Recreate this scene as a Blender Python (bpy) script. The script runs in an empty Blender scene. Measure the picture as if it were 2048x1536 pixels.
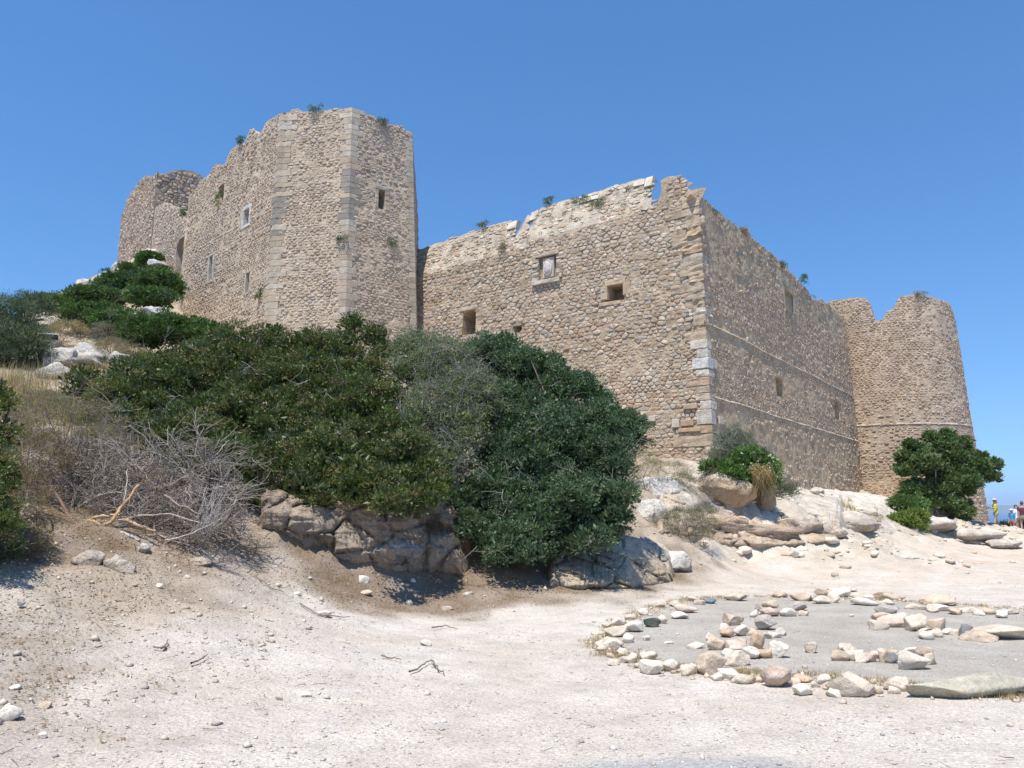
import bpy, bmesh, math, random
import numpy as np
from mathutils import Vector, noise as mnoise

random.seed(7)
RNG = np.random.default_rng(11)
SC = bpy.context.scene
COL = SC.collection

# ------------------------------------------------------------------ camera, sky, sun, exposure
EYE = 1.6
PITCH = math.radians(8.8)
FPX = 1607.0            # focal length in pixels of the 2048 px wide photograph
cam_d = bpy.data.cameras.new('camera')
cam_d.sensor_width = 36.0
cam_d.lens = FPX / 2048 * 36.0
cam_d.clip_start = 0.1
cam_d.clip_end = 200000
cam = bpy.data.objects.new('camera', cam_d)
COL.objects.link(cam)
cam.location = (0, 0, EYE)
cam.rotation_euler = (math.pi / 2 + PITCH, 0, 0)
SC.camera = cam

SUN_EL = math.radians(69)
SUN_AZ = Vector((-0.42, -0.91)).normalized()          # horizontal direction towards the sun
world = bpy.data.worlds.new('World')
SC.world = world
world.use_nodes = True
wn = world.node_tree.nodes
wl = world.node_tree.links
bg = wn['Background']
sky = wn.new('ShaderNodeTexSky')
sky.sky_type = 'NISHITA'
sky.sun_disc = False
sky.sun_elevation = SUN_EL
sky.sun_rotation = math.atan2(SUN_AZ.x, SUN_AZ.y)
sky.altitude = 0
sky.air_density = 1.0
sky.dust_density = 0.0
sky.ozone_density = 4.0
hs = wn.new('ShaderNodeHueSaturation')
hs.inputs['Saturation'].default_value = 1.2
# a clear dry sky: the pale band at the horizon is kept narrow by reading the sky a little higher up
tc = wn.new('ShaderNodeTexCoord')
lift = wn.new('ShaderNodeVectorMath')
lift.operation = 'ADD'
lift.inputs[1].default_value = (0, 0, 0.115)
nrm = wn.new('ShaderNodeVectorMath')
nrm.operation = 'NORMALIZE'
wl.new(tc.outputs['Generated'], lift.inputs[0])
wl.new(lift.outputs[0], nrm.inputs[0])
wl.new(nrm.outputs[0], sky.inputs['Vector'])
wl.new(sky.outputs['Color'], hs.inputs['Color'])
wl.new(hs.outputs['Color'], bg.inputs['Color'])
bg.inputs['Strength'].default_value = 0.15

sun_d = bpy.data.lights.new('sun', 'SUN')
sun_d.energy = 4.8
sun_d.angle = math.radians(0.53)
sun_d.color = (1.0, 0.96, 0.90)
sun = bpy.data.objects.new('sun', sun_d)
COL.objects.link(sun)
sv = Vector((SUN_AZ.x * math.cos(SUN_EL), SUN_AZ.y * math.cos(SUN_EL), math.sin(SUN_EL)))
sun.rotation_euler = sv.to_track_quat('Z', 'Y').to_euler()

SC.view_settings.view_transform = 'Standard'
SC.view_settings.look = 'None'
SC.view_settings.gamma = 1
SC.view_settings.exposure = 0.45
SC.view_settings.use_curve_mapping = False
SC.render.engine = 'CYCLES'
SC.cycles.max_bounces = 6

# ------------------------------------------------------------------ where a direction of view meets the place
CP, SP = math.cos(PITCH), math.sin(PITCH)


def ray(px, py):
    a = (px - 1024) / FPX
    b = (768 - py) / FPX
    return a, CP - b * SP, SP + b * CP


def at(px, py, Y):
    x, y, z = ray(px, py)
    s = Y / y
    return (x * s, Y, EYE + z * s)


# ------------------------------------------------------------------ noise
def _hash(ix, iy, iz, seed):
    n = (ix.astype(np.int64) * 73856093) ^ (iy.astype(np.int64) * 19349663) ^ (iz.astype(np.int64) * 83492791) ^ (seed * 2654435761)
    n = (n ^ (n >> 13)) * 1274126177
    n = n ^ (n >> 16)
    return (n & 0xFFFFFF) / float(0xFFFFFF)


def vnoise(p, seed=0):
    p = np.asarray(p, float)
    i = np.floor(p).astype(np.int64)
    f = p - i
    f = f * f * (3 - 2 * f)
    out = 0
    for dx in (0, 1):
        wx = f[..., 0] if dx else 1 - f[..., 0]
        for dy in (0, 1):
            wy = f[..., 1] if dy else 1 - f[..., 1]
            for dz in (0, 1):
                wz = f[..., 2] if dz else 1 - f[..., 2]
                out = out + wx * wy * wz * _hash(i[..., 0] + dx, i[..., 1] + dy, i[..., 2] + dz, seed)
    return out * 2 - 1


def fbm(p, octaves=4, seed=0, gain=0.5):
    p = np.asarray(p, float)
    a, s, t = 1.0, 0.0, 0.0
    for k in range(octaves):
        s = s + a * vnoise(p * (2.03 ** k) + 17.3 * k, seed + k)
        t += a
        a *= gain
    return s / t


# ------------------------------------------------------------------ materials
def nd(nt, t, **kw):
    n = nt.nodes.new(t)
    for k, v in kw.items():
        setattr(n, k, v)
    return n


def surface_mat(name, rough=0.9, var=0.35, var_scale=3.0, fine_scale=40.0, fine=0.2, bump=0.5, bump_scale=25.0, bump_dist=0.02,
                spots=None, spot_scale=6.0, spot_amt=0.6, spec=0.3, bump2=0.0, bump2_scale=6.0):
    """Base colour from the mesh's own colour attribute, varied by two scales of noise; spots = colour of lichen and dirt."""
    m = bpy.data.materials.new(name)
    m.use_nodes = True
    nt = m.node_tree
    b = nt.nodes['Principled BSDF']
    b.inputs['Roughness'].default_value = rough
    b.inputs['Specular IOR Level'].default_value = spec
    at_ = nd(nt, 'ShaderNodeAttribute', attribute_name='Col')
    geo = nd(nt, 'ShaderNodeNewGeometry')

    def noise_node(scale, detail=5, w=0.6):
        n = nd(nt, 'ShaderNodeTexNoise')
        n.inputs['Scale'].default_value = scale
        n.inputs['Detail'].default_value = detail
        n.inputs['Roughness'].default_value = w
        nt.links.new(geo.outputs['Position'], n.inputs['Vector'])
        return n

    def rng(src, lo, hi, a=0.3, c=0.7):
        r = nd(nt, 'ShaderNodeMapRange')
        r.inputs['From Min'].default_value = a
        r.inputs['From Max'].default_value = c
        r.inputs['To Min'].default_value = lo
        r.inputs['To Max'].default_value = hi
        nt.links.new(src, r.inputs['Value'])
        return r.outputs['Result']

    def mul(c, f):
        x = nd(nt, 'ShaderNodeVectorMath', operation='SCALE')
        nt.links.new(c, x.inputs[0])
        nt.links.new(f, x.inputs['Scale'])
        return x.outputs[0]

    c = at_.outputs['Color']
    c = mul(c, rng(noise_node(var_scale).outputs['Fac'], 1 - var, 1 + var))
    c = mul(c, rng(noise_node(fine_scale, 3).outputs['Fac'], 1 - fine, 1 + fine))
    if spots:
        mix = nd(nt, 'ShaderNodeMix', data_type='RGBA')
        nt.links.new(rng(noise_node(spot_scale, 6, 0.7).outputs['Fac'], 0, spot_amt, 0.54, 0.66), mix.inputs['Factor'])
        nt.links.new(c, mix.inputs['A'])
        mix.inputs['B'].default_value = (*spots, 1)
        c = mix.outputs['Result']
    nt.links.new(c, b.inputs['Base Color'])
    if bump:
        bn = nd(nt, 'ShaderNodeBump')
        bn.inputs['Strength'].default_value = bump
        bn.inputs['Distance'].default_value = bump_dist
        nt.links.new(noise_node(bump_scale, 8, 0.65).outputs['Fac'], bn.inputs['Height'])
        if bump2:
            b2 = nd(nt, 'ShaderNodeBump')
            b2.inputs['Strength'].default_value = bump2
            b2.inputs['Distance'].default_value = 0.12
            nt.links.new(noise_node(bump2_scale, 6, 0.6).outputs['Fac'], b2.inputs['Height'])
            nt.links.new(b2.outputs['Normal'], bn.inputs['Normal'])
        nt.links.new(bn.outputs['Normal'], b.inputs['Normal'])
    return m


def leaf_mat(name, rough=0.5, trans=0.25, spec=0.4):
    m = bpy.data.materials.new(name)
    m.use_nodes = True
    nt = m.node_tree
    b = nt.nodes['Principled BSDF']
    b.inputs['Roughness'].default_value = rough
    b.inputs['Specular IOR Level'].default_value = spec
    a = nd(nt, 'ShaderNodeAttribute', attribute_name='Col')
    nt.links.new(a.outputs['Color'], b.inputs['Base Color'])
    t = nd(nt, 'ShaderNodeBsdfTranslucent')
    sc = nd(nt, 'ShaderNodeVectorMath', operation='MULTIPLY')
    nt.links.new(a.outputs['Color'], sc.inputs[0])
    sc.inputs[1].default_value = (1.5, 1.7, 0.7)
    nt.links.new(sc.outputs[0], t.inputs['Color'])
    mx = nd(nt, 'ShaderNodeMixShader')
    mx.inputs[0].default_value = trans
    nt.links.new(b.outputs[0], mx.inputs[1])
    nt.links.new(t.outputs[0], mx.inputs[2])
    nt.links.new(mx.outputs[0], nt.nodes['Material Output'].inputs['Surface'])
    return m


M = {}
M['masonry'] = surface_mat('rubble_stone', var=0.3, var_scale=5, fine_scale=45, fine=0.3, bump=0.9, bump_scale=22, bump_dist=0.035, spots=(0.27, 0.235, 0.19), spot_scale=9, spot_amt=0.45)
M['mortar'] = surface_mat('lime_mortar', var=0.3, var_scale=1.3, fine_scale=30, fine=0.3, bump=1.0, bump_scale=14, bump_dist=0.06, spots=(0.22, 0.19, 0.15), spot_scale=5, spot_amt=0.45)
M['ashlar'] = surface_mat('dressed_stone', var=0.22, var_scale=4, fine_scale=50, fine=0.15, bump=0.5, bump_scale=30, bump_dist=0.02, spots=(0.26, 0.23, 0.18), spot_scale=6, spot_amt=0.4)
M['rock'] = surface_mat('limestone_rock', var=0.28, var_scale=2.2, fine_scale=35, fine=0.3, bump=1.0, bump_scale=9, bump_dist=0.10, spots=(0.22, 0.20, 0.17), spot_scale=4, spot_amt=0.5, bump2=0.7, bump2_scale=3.5)
M['stone'] = surface_mat('loose_stone', var=0.22, var_scale=9, fine_scale=70, fine=0.22, bump=0.9, bump_scale=30, bump_dist=0.02, spots=(0.40, 0.29, 0.19), spot_scale=7, spot_amt=0.4)
M['pebble'] = surface_mat('gravel_stone', var=0.1, var_scale=30, bump=0)
M['leaf'] = leaf_mat('glossy_leaf')
M['leaf_matte'] = leaf_mat('matte_leaf', 0.6, 0.2, 0.3)
M['straw'] = leaf_mat('dry_grass_blade', 0.8, 0.3, 0.2)
M['twig'] = surface_mat('weathered_twig', var=0.25, var_scale=9, bump=0, rough=0.85)
M['bark'] = surface_mat('bark', var=0.3, var_scale=14, bump=0.6, bump_scale=50, bump_dist=0.01, rough=0.85)


def plain_mat(name, col, rough=0.7, metal=0.0):
    m = bpy.data.materials.new(name)
    m.use_nodes = True
    nt = m.node_tree
    b = nt.nodes['Principled BSDF']
    b.inputs['Roughness'].default_value = rough
    b.inputs['Metallic'].default_value = metal
    n = nd(nt, 'ShaderNodeTexNoise')
    n.inputs['Scale'].default_value = 12
    n.inputs['Detail'].default_value = 6
    r = nd(nt, 'ShaderNodeMix', data_type='RGBA')
    r.inputs['A'].default_value = (*[c * 0.82 for c in col], 1)
    r.inputs['B'].default_value = (*[min(1, c * 1.15) for c in col], 1)
    nt.links.new(n.outputs['Fac'], r.inputs['Factor'])
    nt.links.new(r.outputs['Result'], b.inputs['Base Color'])
    return m


# ------------------------------------------------------------------ objects
WLOC = {}


def tag(o, label=None, cat=None, group=None, kind=None):
    if label:
        o['label'] = label
    if cat:
        o['category'] = cat
    if group:
        o['group'] = group
    if kind:
        o['kind'] = kind
    return o


def empty(name, loc, label, cat, group=None):
    o = bpy.data.objects.new(name, None)
    o.empty_display_size = 0.3
    COL.objects.link(o)
    o.location = loc
    WLOC[o.name] = np.array(loc, float)
    return tag(o, label, cat, group)


def mesh_obj(name, V, F, cols, mat, parent=None, origin=None, smooth=False):
    """V (n,3) world coordinates; F either an (m,k) array or a list of tuples; cols one colour or (n,3)."""
    V = np.asarray(V, float).reshape(-1, 3)
    if origin is None:
        origin = V.mean(0)
        origin[2] = V[:, 2].min()
    origin = np.asarray(origin, float)
    me = bpy.data.meshes.new(name)
    if isinstance(F, np.ndarray):
        m, k = F.shape
        me.vertices.add(len(V))
        me.vertices.foreach_set('co', (V - origin).ravel())
        me.loops.add(m * k)
        me.loops.foreach_set('vertex_index', F.ravel().astype(np.int32))
        me.polygons.add(m)
        me.polygons.foreach_set('loop_start', np.arange(0, m * k, k, dtype=np.int32))
        me.update(calc_edges=True)
    else:
        me.from_pydata((V - origin).tolist(), [], F)
    c = np.ones((len(V), 4))
    c[:, :3] = np.asarray(cols, float)
    ca = me.color_attributes.new('Col', 'FLOAT_COLOR', 'POINT')
    ca.data.foreach_set('color', c.ravel())
    if smooth:
        me.polygons.foreach_set('use_smooth', [True] * len(me.polygons))
    me.materials.append(M[mat] if isinstance(mat, str) else mat)
    o = bpy.data.objects.new(name, me)
    COL.objects.link(o)
    if parent is not None:
        o.parent = parent
        o.location = origin - WLOC[parent.name]
    else:
        o.location = origin
    WLOC[o.name] = origin
    return o


class Soup:
    """Collects pieces of polygon mesh with colours."""
    def __init__(self):
        self.V, self.F, self.C, self.n = [], [], [], 0

    def add(self, V, F, col):
        V = np.asarray(V, float).reshape(-1, 3)
        self.V.append(V)
        self.F.extend([tuple(i + self.n for i in f) for f in F])
        c = np.empty((len(V), 3))
        c[:] = col
        self.C.append(c)
        self.n += len(V)

    def build(self, name, mat, parent=None, **kw):
        return mesh_obj(name, np.vstack(self.V), self.F, np.vstack(self.C), mat, parent, **kw)


# ------------------------------------------------------------------ the ground
CTRL = []


def cw(x, y, z):
    CTRL.append((x, y, z))


def cpx(px, py, Y):
    CTRL.append(at(px, py, Y))


for p in [(-1, 3, 0), (3, 3, 0), (8, 3, 0), (14, 6, 0), (3, 8, 0), (8, 8, 0), (12, 10, 0), (6, 14, 0), (10, 14, 0), (14, 16, 0), (2, 11, 0),
          (4, 11, 0), (9, 11, 0), (10, 20, 0), (16, 20, 0), (-1.6, 6, 0), (-2, 3, 0), (-1.2, 9.5, 0), (.6, 13.2, 0.02), (5.5, 18.5, 0), (20, 20, 0), (22, 30, .1),
          (0, -6, 0), (-8, -4, .5), (10, -5, 0), (24, 10, 0), (28, 34, 0.1), (3, 14.2, 0.03), (5, 17, 0),
          (-3.2, 5.2, .12), (-4.5, 8, .5), (-3, 10, .35), (-5.2, 11, 1.2), (-7, 11.5, 1.8), (-8, 8, 1.3), (-6, 5, .5), (-11, 10, 2.9), (-12, 5, 2),
          (-3.9, 12.5, .8),
          (6.5, 25.8, 2.85), (3, 28.3, 3.3), (-1, 31.2, 4.5), (-4, 33, 6.5), (-6, 30.5, 7.3), (-9.5, 31, 7.9), (-13, 35, 9.3), (-16.5, 39, 11.2),
          (-6, 25, 4.6), (-3, 25, 3.7), (0, 24, 2.7), (-9, 25, 5.4), (-10, 20, 4.2), (-6, 20, 3.3), (-2, 19, 2.3), (2, 20, 1.7), (4, 22, 1.9),
          (-6, 36, 8), (0, 36, 6), (8, 36, 4.5), (14, 42, 3.5), (-10, 42, 12), (-16, 50, 17.2), (-30, 60, 16), (-35, 45, 9), (-25, 30, 7.5), (-20, 20, 5.5), (-16, 14, 4.2),
          (30, 60, -5), (42, 55, -7), (40, 40, -2.5), (33, 50, -1.0), (26, 56, -1.5), (36, 30, -1), (22, 44, 1.5), (25, 40, .42), (28.4, 46.5, .33), (31, 50, -.3), (27, 43.5, .36), (20, 41, 1.2), (0, 55, 8)]:
    cw(*p)
for p in [(700, 1145, 13.6), (860, 1135, 14.6), (700, 960, 15.4), (520, 955, 14.4), (520, 1090, 12.8), (860, 970, 16.2), (1050, 1165, 14.6), (1300, 1160, 17.2),
          (1440, 1120, 21), (1400, 1075, 22.3), (1310, 1010, 21.6), (1400, 955, 24.2), (1500, 958, 27.6), (1600, 978, 34), (1715, 985, 43),
          (1500, 1090, 22.5), (1560, 1010, 28), (1700, 1012, 36), (1700, 1088, 28.5), (1850, 1042, 40), (1850, 1108, 30), (1960, 1058, 46), (2048, 1072, 46), (2048, 1120, 32),
          (200, 745, 22), (95, 700, 26), (30, 760, 20), (130, 850, 16.5), (60, 1000, 12), (270, 655, 30), (300, 630, 36), (170, 600, 43), (232, 548, 55),
          (300, 505, 47), (330, 545, 44), (60, 640, 36), (180, 640, 33)]:
    cpx(*p)
CTRL = np.array(CTRL)


def _phi(r2):
    return np.sqrt(r2 + 1.0)


_d2 = ((CTRL[:, None, :2] - CTRL[None, :, :2]) ** 2).sum(-1)
_n = len(CTRL)
_A = np.zeros((_n + 3, _n + 3))
_A[:_n, :_n] = _phi(_d2) - np.eye(_n) * 0.08
_A[:_n, _n] = 1
_A[_n, :_n] = 1
_A[:_n, _n + 1:_n + 3] = 0
_A[_n + 1, _n + 1] = _A[_n + 2, _n + 2] = 1
_W = np.linalg.solve(_A, np.r_[CTRL[:, 2], 0, 0, 0])


def smooth(a, b, x):
    t = np.clip((np.asarray(x, float) - a) / (b - a), 0, 1)
    return t * t * (3 - 2 * t)


def base_ground(x, y):
    x = np.asarray(x, float)
    y = np.asarray(y, float)
    sh = x.shape
    x, y = x.ravel(), y.ravel()
    z = np.empty(len(x))
    for s in range(0, len(x), 20000):
        e = slice(s, s + 20000)
        xx = np.clip(x[e], -45, 50)
        yy = np.clip(y[e], -10, 65)
        r2 = (xx[:, None] - CTRL[None, :, 0]) ** 2 + (yy[:, None] - CTRL[None, :, 1]) ** 2
        z[e] = _phi(r2) @ _W[:_n] + _W[_n]
    z = np.clip(z, -9, 20)
    d = np.hypot(x - 0, y - 25)
    z = np.maximum(z - np.maximum(0, d - 50) * 0.55, -140)
    return z.reshape(sh)


def path_mask(x, y):
    """1 on the trodden gravel, 0 on the scrubby bank and the rocks."""
    z = base_ground(x, y)
    n = fbm(np.stack([x * 0.6, y * 0.6, x * 0], -1), 3, 5) * 0.12
    return 1 - smooth(0.22, 0.55, z + n)


def rock_mask(x, y):
    """1 on the bare limestone slope right of the bastion."""
    z = base_ground(x, y)
    right = smooth(0.18, 0.24, x / np.maximum(y, 1)) * smooth(17, 21, y)
    return right * smooth(0.10, 0.35, z + 0.25 * fbm(np.stack([x * 0.4, y * 0.4, x * 0], -1), 3, 9))


def ground_z(x, y, fine=True):
    z = base_ground(x, y)
    x = np.asarray(x, float)
    y = np.asarray(y, float)
    if fine:
        p = np.stack([x, y, x * 0], -1)
        pm = path_mask(x, y)
        rm = rock_mask(x, y)
        z = z + (1 - pm) * (0.10 * fbm(p * 1.3, 4, 3) + 0.03 * fbm(p * 6, 2, 4)) + pm * 0.018 * fbm(p * 2.2, 4, 8)
        ridged = 1 - np.abs(fbm(p * np.array([0.55, 0.9, 1]), 4, 21))
        q = p + 0.5 * fbm(p * .8, 2, 24)[..., None]
        step = np.floor(fbm(q * 1.1, 3, 25) * 6 + z * 2.2)
        z = z + rm * ((ridged - 0.75) * 0.6 + 0.16 * fbm(p * 1.9, 4, 22) + 0.10 * np.abs(fbm(p * 4, 3, 23)) + 0.05 * (_hash(step, step * 3, step * 7, 5) - .5) * 2)
        bk = (1 - pm) * (1 - rm) * smooth(12.3, 13.4, y) * (1 - smooth(2.6, 3.6, z))
        z = z + bk * (0.16 * (1 - np.abs(fbm(p * 1.5, 3, 26)) * 2) + .06 * fbm(p * 5, 3, 27))
    return z


def gz(x, y):
    return float(ground_z(np.array([x]), np.array([y]))[0])


def hit_ground(px, py, z0=None):
    """Where the line of sight through a photograph pixel meets the ground."""
    x, y, z = ray(px, py)
    s = np.arange(3, 75, 0.05)
    g = ground_z(x * s, y * s, False)
    below = np.nonzero(EYE + z * s <= g)[0]
    k = below[0] if len(below) else len(s) - 1
    X, Yw = x * s[k], y * s[k]
    return X, Yw, gz(X, Yw)


def axis_lines(lo, fine0, fine1, hi, step, far_step, far):
    mid = list(np.arange(fine0, fine1, step))
    out, v, s = [], fine1, step
    while v < hi:
        out.append(v)
        s = min(s * 1.07, far_step)
        v += s
    left, v, s = [], fine0, step
    while v > lo:
        s = min(s * 1.09, far_step)
        v -= s
        left.append(v)
    return np.array(left[::-1] + mid + out + far)


def poly_mask(poly, X, Y, soft=.25, wob=.35, seed=0):
    X, Y = np.asarray(X, float), np.asarray(Y, float)
    inside = np.zeros(X.shape, bool)
    dmin = np.full(X.shape, 1e9)
    n = len(poly)
    for i in range(n):
        x0, y0 = poly[i]
        x1, y1 = poly[(i + 1) % n]
        inside ^= ((y0 > Y) != (y1 > Y)) & (X < (x1 - x0) * (Y - y0) / (y1 - y0 + 1e-12) + x0)
        ex, ey = x1 - x0, y1 - y0
        t = np.clip(((X - x0) * ex + (Y - y0) * ey) / (ex * ex + ey * ey + 1e-12), 0, 1)
        dmin = np.minimum(dmin, np.hypot(X - x0 - t * ex, Y - y0 - t * ey))
    s = np.where(inside, dmin, -dmin)
    return smooth(-soft, soft, s + wob * fbm(np.stack([X * 1.6, Y * 1.6, X * 0], -1), 4, 171 + seed))


LITTER_SHADE = [np.array([hit_ground(a, b)[:2] for a, b in L_]) for L_ in (
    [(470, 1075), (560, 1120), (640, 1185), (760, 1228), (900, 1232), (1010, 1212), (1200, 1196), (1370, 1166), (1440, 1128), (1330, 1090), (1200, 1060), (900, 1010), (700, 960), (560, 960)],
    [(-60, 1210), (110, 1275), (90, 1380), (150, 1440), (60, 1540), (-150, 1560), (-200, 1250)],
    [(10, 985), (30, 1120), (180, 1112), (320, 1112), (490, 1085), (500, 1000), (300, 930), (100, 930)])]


def litter_shade_mask(X, Y):
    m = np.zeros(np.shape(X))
    for i, L_ in enumerate(LITTER_SHADE):
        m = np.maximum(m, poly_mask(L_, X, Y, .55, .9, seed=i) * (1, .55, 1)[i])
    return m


def build_ground():
    xs = axis_lines(-55, -7.0, 11.0, 62, 0.10, 1.4, [75, 95, 130, 180, 260, 400])
    xs = xs[(xs < 11) | (xs > 27)]
    xs = np.sort(np.r_[xs, np.arange(11, 27, .2)])
    xs = np.r_[[-400, -260, -180, -130, -95, -75], xs]
    ys = axis_lines(-25, 4.4, 21.0, 80, 0.10, 1.2, [95, 130, 180, 260, 400])
    ys = ys[(ys < 21) | (ys > 44)]
    ys = np.sort(np.r_[ys, np.arange(21, 44, .18)])
    ys = np.r_[[-400, -260, -180, -130, -95, -60, -40], ys]
    X, Y = np.meshgrid(xs, ys)
    Z = ground_z(X, Y)
    V = np.stack([X, Y, Z], -1).reshape(-1, 3)
    nx, ny = len(xs), len(ys)
    idx = np.arange(nx * ny).reshape(ny, nx)
    F = np.stack([idx[:-1, :-1], idx[:-1, 1:], idx[1:, 1:], idx[1:, :-1]], -1).reshape(-1, 4)
    pm = path_mask(X, Y)
    rm = rock_mask(X, Y)
    p = np.stack([X, Y, X * 0], -1)
    n1 = fbm(p * 0.7, 4, 31)
    n2 = fbm(p * 2.3, 4, 33)
    path = np.array([0.53, 0.465, 0.39]) + n1[..., None] * np.array([.05, .07, .08]) + n2[..., None] * np.array([.03, .035, .04])
    far_ = smooth(14, 22, Y + 2 * n1)[..., None] * (.5 + .5 * np.clip(n2 * 3, -1, 1))[..., None]
    path = path * (1 - far_ * np.array([.02, .10, .17]))
    bank = np.array([0.36, 0.285, 0.21]) + n2[..., None] * np.array([.13, .11, .09])
    rock = np.array([0.50, 0.43, 0.34]) + n2[..., None] * np.array([.10, .12, .12])
    hill = np.array([0.36, 0.29, 0.20]) + n2[..., None] * np.array([.08, .08, .07])
    hm = smooth(2.2, 3.5, Z)[..., None]
    C = bank * (1 - hm) + hill * hm
    # brown leaf litter under the bushes and at the foot of the ledge, duff with painted-in shadow under the brush pile
    lm = litter_shade_mask(X, Y)[..., None]
    lit = smooth(0.0, 0.5, fbm(p * 0.9, 4, 35) + 0.25)[..., None] * 0.65           # pale dusty patches on the lower bank
    low = (1 - smooth(0.7, 1.3, Z))[..., None]
    C = C * (1 - lit * low) + path * 0.86 * lit * low
    C = C * (1 - pm[..., None]) + path * pm[..., None]
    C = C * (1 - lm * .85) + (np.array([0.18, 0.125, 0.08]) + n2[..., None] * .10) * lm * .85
    C = C * (1 - rm[..., None]) + rock * rm[..., None]
    # grey sand raked inside the ring of stones
    ins = ring_inside(X, Y)
    C = C * (1 - ins[..., None]) + (np.array([0.39, 0.35, 0.295]) + n2[..., None] * 0.04 + n1[..., None] * .03) * ins[..., None]
    # the worn grey patch at the camera's feet
    d = np.hypot((X - 1.05) / 1.15, (Y - 5.0) / 0.75) + 0.25 * n2
    g = (1 - smooth(0.72, 1.05, d))[..., None]
    C = C * (1 - g) + np.array([0.37, 0.355, 0.335]) * g
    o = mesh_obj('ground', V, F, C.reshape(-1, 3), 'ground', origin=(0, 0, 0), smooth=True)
    tag(o, kind='structure')
    return o


_ring_px = [(1195, 1275), (1240, 1245), (1300, 1220), (1370, 1205), (1420, 1195), (1500, 1190), (1600, 1190), (1700, 1195), (1800, 1200), (1900, 1207), (2060, 1220),
            (2300, 1245), (2450, 1300), (2400, 1370), (2200, 1405), (2048, 1395), (1900, 1385), (1750, 1365), (1600, 1352), (1500, 1345), (1400, 1340), (1300, 1325), (1230, 1300)]
RING = []
for (a_, b_) in _ring_px:
    x_, y_, z_ = ray(a_, b_)
    s_ = -EYE / z_
    RING.append((x_ * s_, y_ * s_))
RING = np.array(RING)


def ring_inside(X, Y):
    inside = np.zeros(X.shape, bool)
    dmin = np.full(X.shape, 1e9)
    n = len(RING)
    for i in range(n):
        x0, y0 = RING[i]
        x1, y1 = RING[(i + 1) % n]
        cond = ((y0 > Y) != (y1 > Y)) & (X < (x1 - x0) * (Y - y0) / (y1 - y0 + 1e-12) + x0)
        inside ^= cond
        ex, ey = x1 - x0, y1 - y0
        t = np.clip(((X - x0) * ex + (Y - y0) * ey) / (ex * ex + ey * ey), 0, 1)
        dmin = np.minimum(dmin, np.hypot(X - x0 - t * ex, Y - y0 - t * ey))
    s = np.where(inside, dmin, -dmin)
    return smooth(-0.12, 0.28, s + 0.28 * fbm(np.stack([X * 2, Y * 2, X * 0], -1), 3, 71))


M['ground'] = surface_mat('dusty_gravel', var=0.12, var_scale=1.6, fine_scale=48, fine=0.3, bump=0.85, bump_scale=30, bump_dist=0.03, spots=(0.33, 0.27, 0.20), spot_scale=3.0, spot_amt=0.35, bump2=0.55, bump2_scale=4.5)
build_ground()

# sea and the far shore
sea_mat = bpy.data.materials.new('sea_water')
sea_mat.use_nodes = True
_nt = sea_mat.node_tree
_b = _nt.nodes['Principled BSDF']
_b.inputs['Base Color'].default_value = (0.02, 0.09, 0.22, 1)
_b.inputs['Roughness'].default_value = 0.35
_n1 = nd(_nt, 'ShaderNodeTexNoise')
_n1.inputs['Scale'].default_value = 0.08
_g = nd(_nt, 'ShaderNodeNewGeometry')
_nt.links.new(_g.outputs['Position'], _n1.inputs['Vector'])
_bm = nd(_nt, 'ShaderNodeBump')
_bm.inputs['Strength'].default_value = 0.5
_bm.inputs['Distance'].default_value = 2.0
_nt.links.new(_n1.outputs['Fac'], _bm.inputs['Height'])
_nt.links.new(_bm.outputs['Normal'], _b.inputs['Normal'])
ang = np.linspace(0, 2 * math.pi, 96, endpoint=False)
rr = [0, 500, 2000, 8000, 40000]
V = [(0, 0, -130)]
for r in rr[1:]:
    V += [(r * math.cos(a), r * math.sin(a), -130) for a in ang]
F = [(0, 1 + i, 1 + (i + 1) % 96) for i in range(96)]
for k in range(len(rr) - 2):
    for i in range(96):
        a, b = 1 + k * 96 + i, 1 + k * 96 + (i + 1) % 96
        F.append((a, a + 96, b + 96, b))
tag(mesh_obj('sea', V, F, (0.02, 0.09, 0.22), sea_mat, origin=(0, 0, -130)), kind='structure')

# a long hilly shore across the water
xs = np.linspace(4000, 22000, 120)
vs = []
for x in xs:
    for j, t in enumerate(np.linspace(0, 1, 9)):
        h = math.sin(math.pi * t) ** 0.8 * (330 + 60 * math.sin(x / 2600) + 90 * mnoise.noise((x / 1500, 3, t)))
        h *= 1 - 0.5 * smooth(15000, 22000, x)
        vs.append((x, 21000 + 2500 * t + 400 * mnoise.noise((x / 900, t * 3, 7)), -131 + h))
F = []
for i in range(119):
    for j in range(8):
        a = i * 9 + j
        F.append((a, a + 9, a + 10, a + 1))
tag(mesh_obj('distant_hills', vs, F, (0.10, 0.14, 0.10), 'rock', origin=(12000, 21000, -131), smooth=True), kind='structure')

# ------------------------------------------------------------------ the air: far things fade to blue
hz = bpy.data.materials.new('haze_air')
hz.use_nodes = True
for n_ in list(hz.node_tree.nodes):
    if n_.type == 'BSDF_PRINCIPLED':
        hz.node_tree.nodes.remove(n_)
pv = nd(hz.node_tree, 'ShaderNodeVolumePrincipled')
pv.inputs['Color'].default_value = (0.62, 0.78, 1.0, 1)
pv.inputs['Density'].default_value = 4.5e-5
hz.node_tree.links.new(pv.outputs[0], hz.node_tree.nodes['Material Output'].inputs['Volume'])
S_, B_, T_ = 40500, -142, 480
V = [(x, y, z) for z in (B_, T_) for (x, y) in ((-S_, -S_), (S_, -S_), (S_, S_), (-S_, S_))]
F = [(3, 2, 1, 0), (4, 5, 6, 7), (0, 1, 5, 4), (1, 2, 6, 5), (2, 3, 7, 6), (3, 0, 4, 7)]
tag(mesh_obj('haze', V, F, (1, 1, 1), hz, origin=(0, 0, 0)), 'pale blue air between the headland and the far shore', 'haze', kind='stuff')
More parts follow.
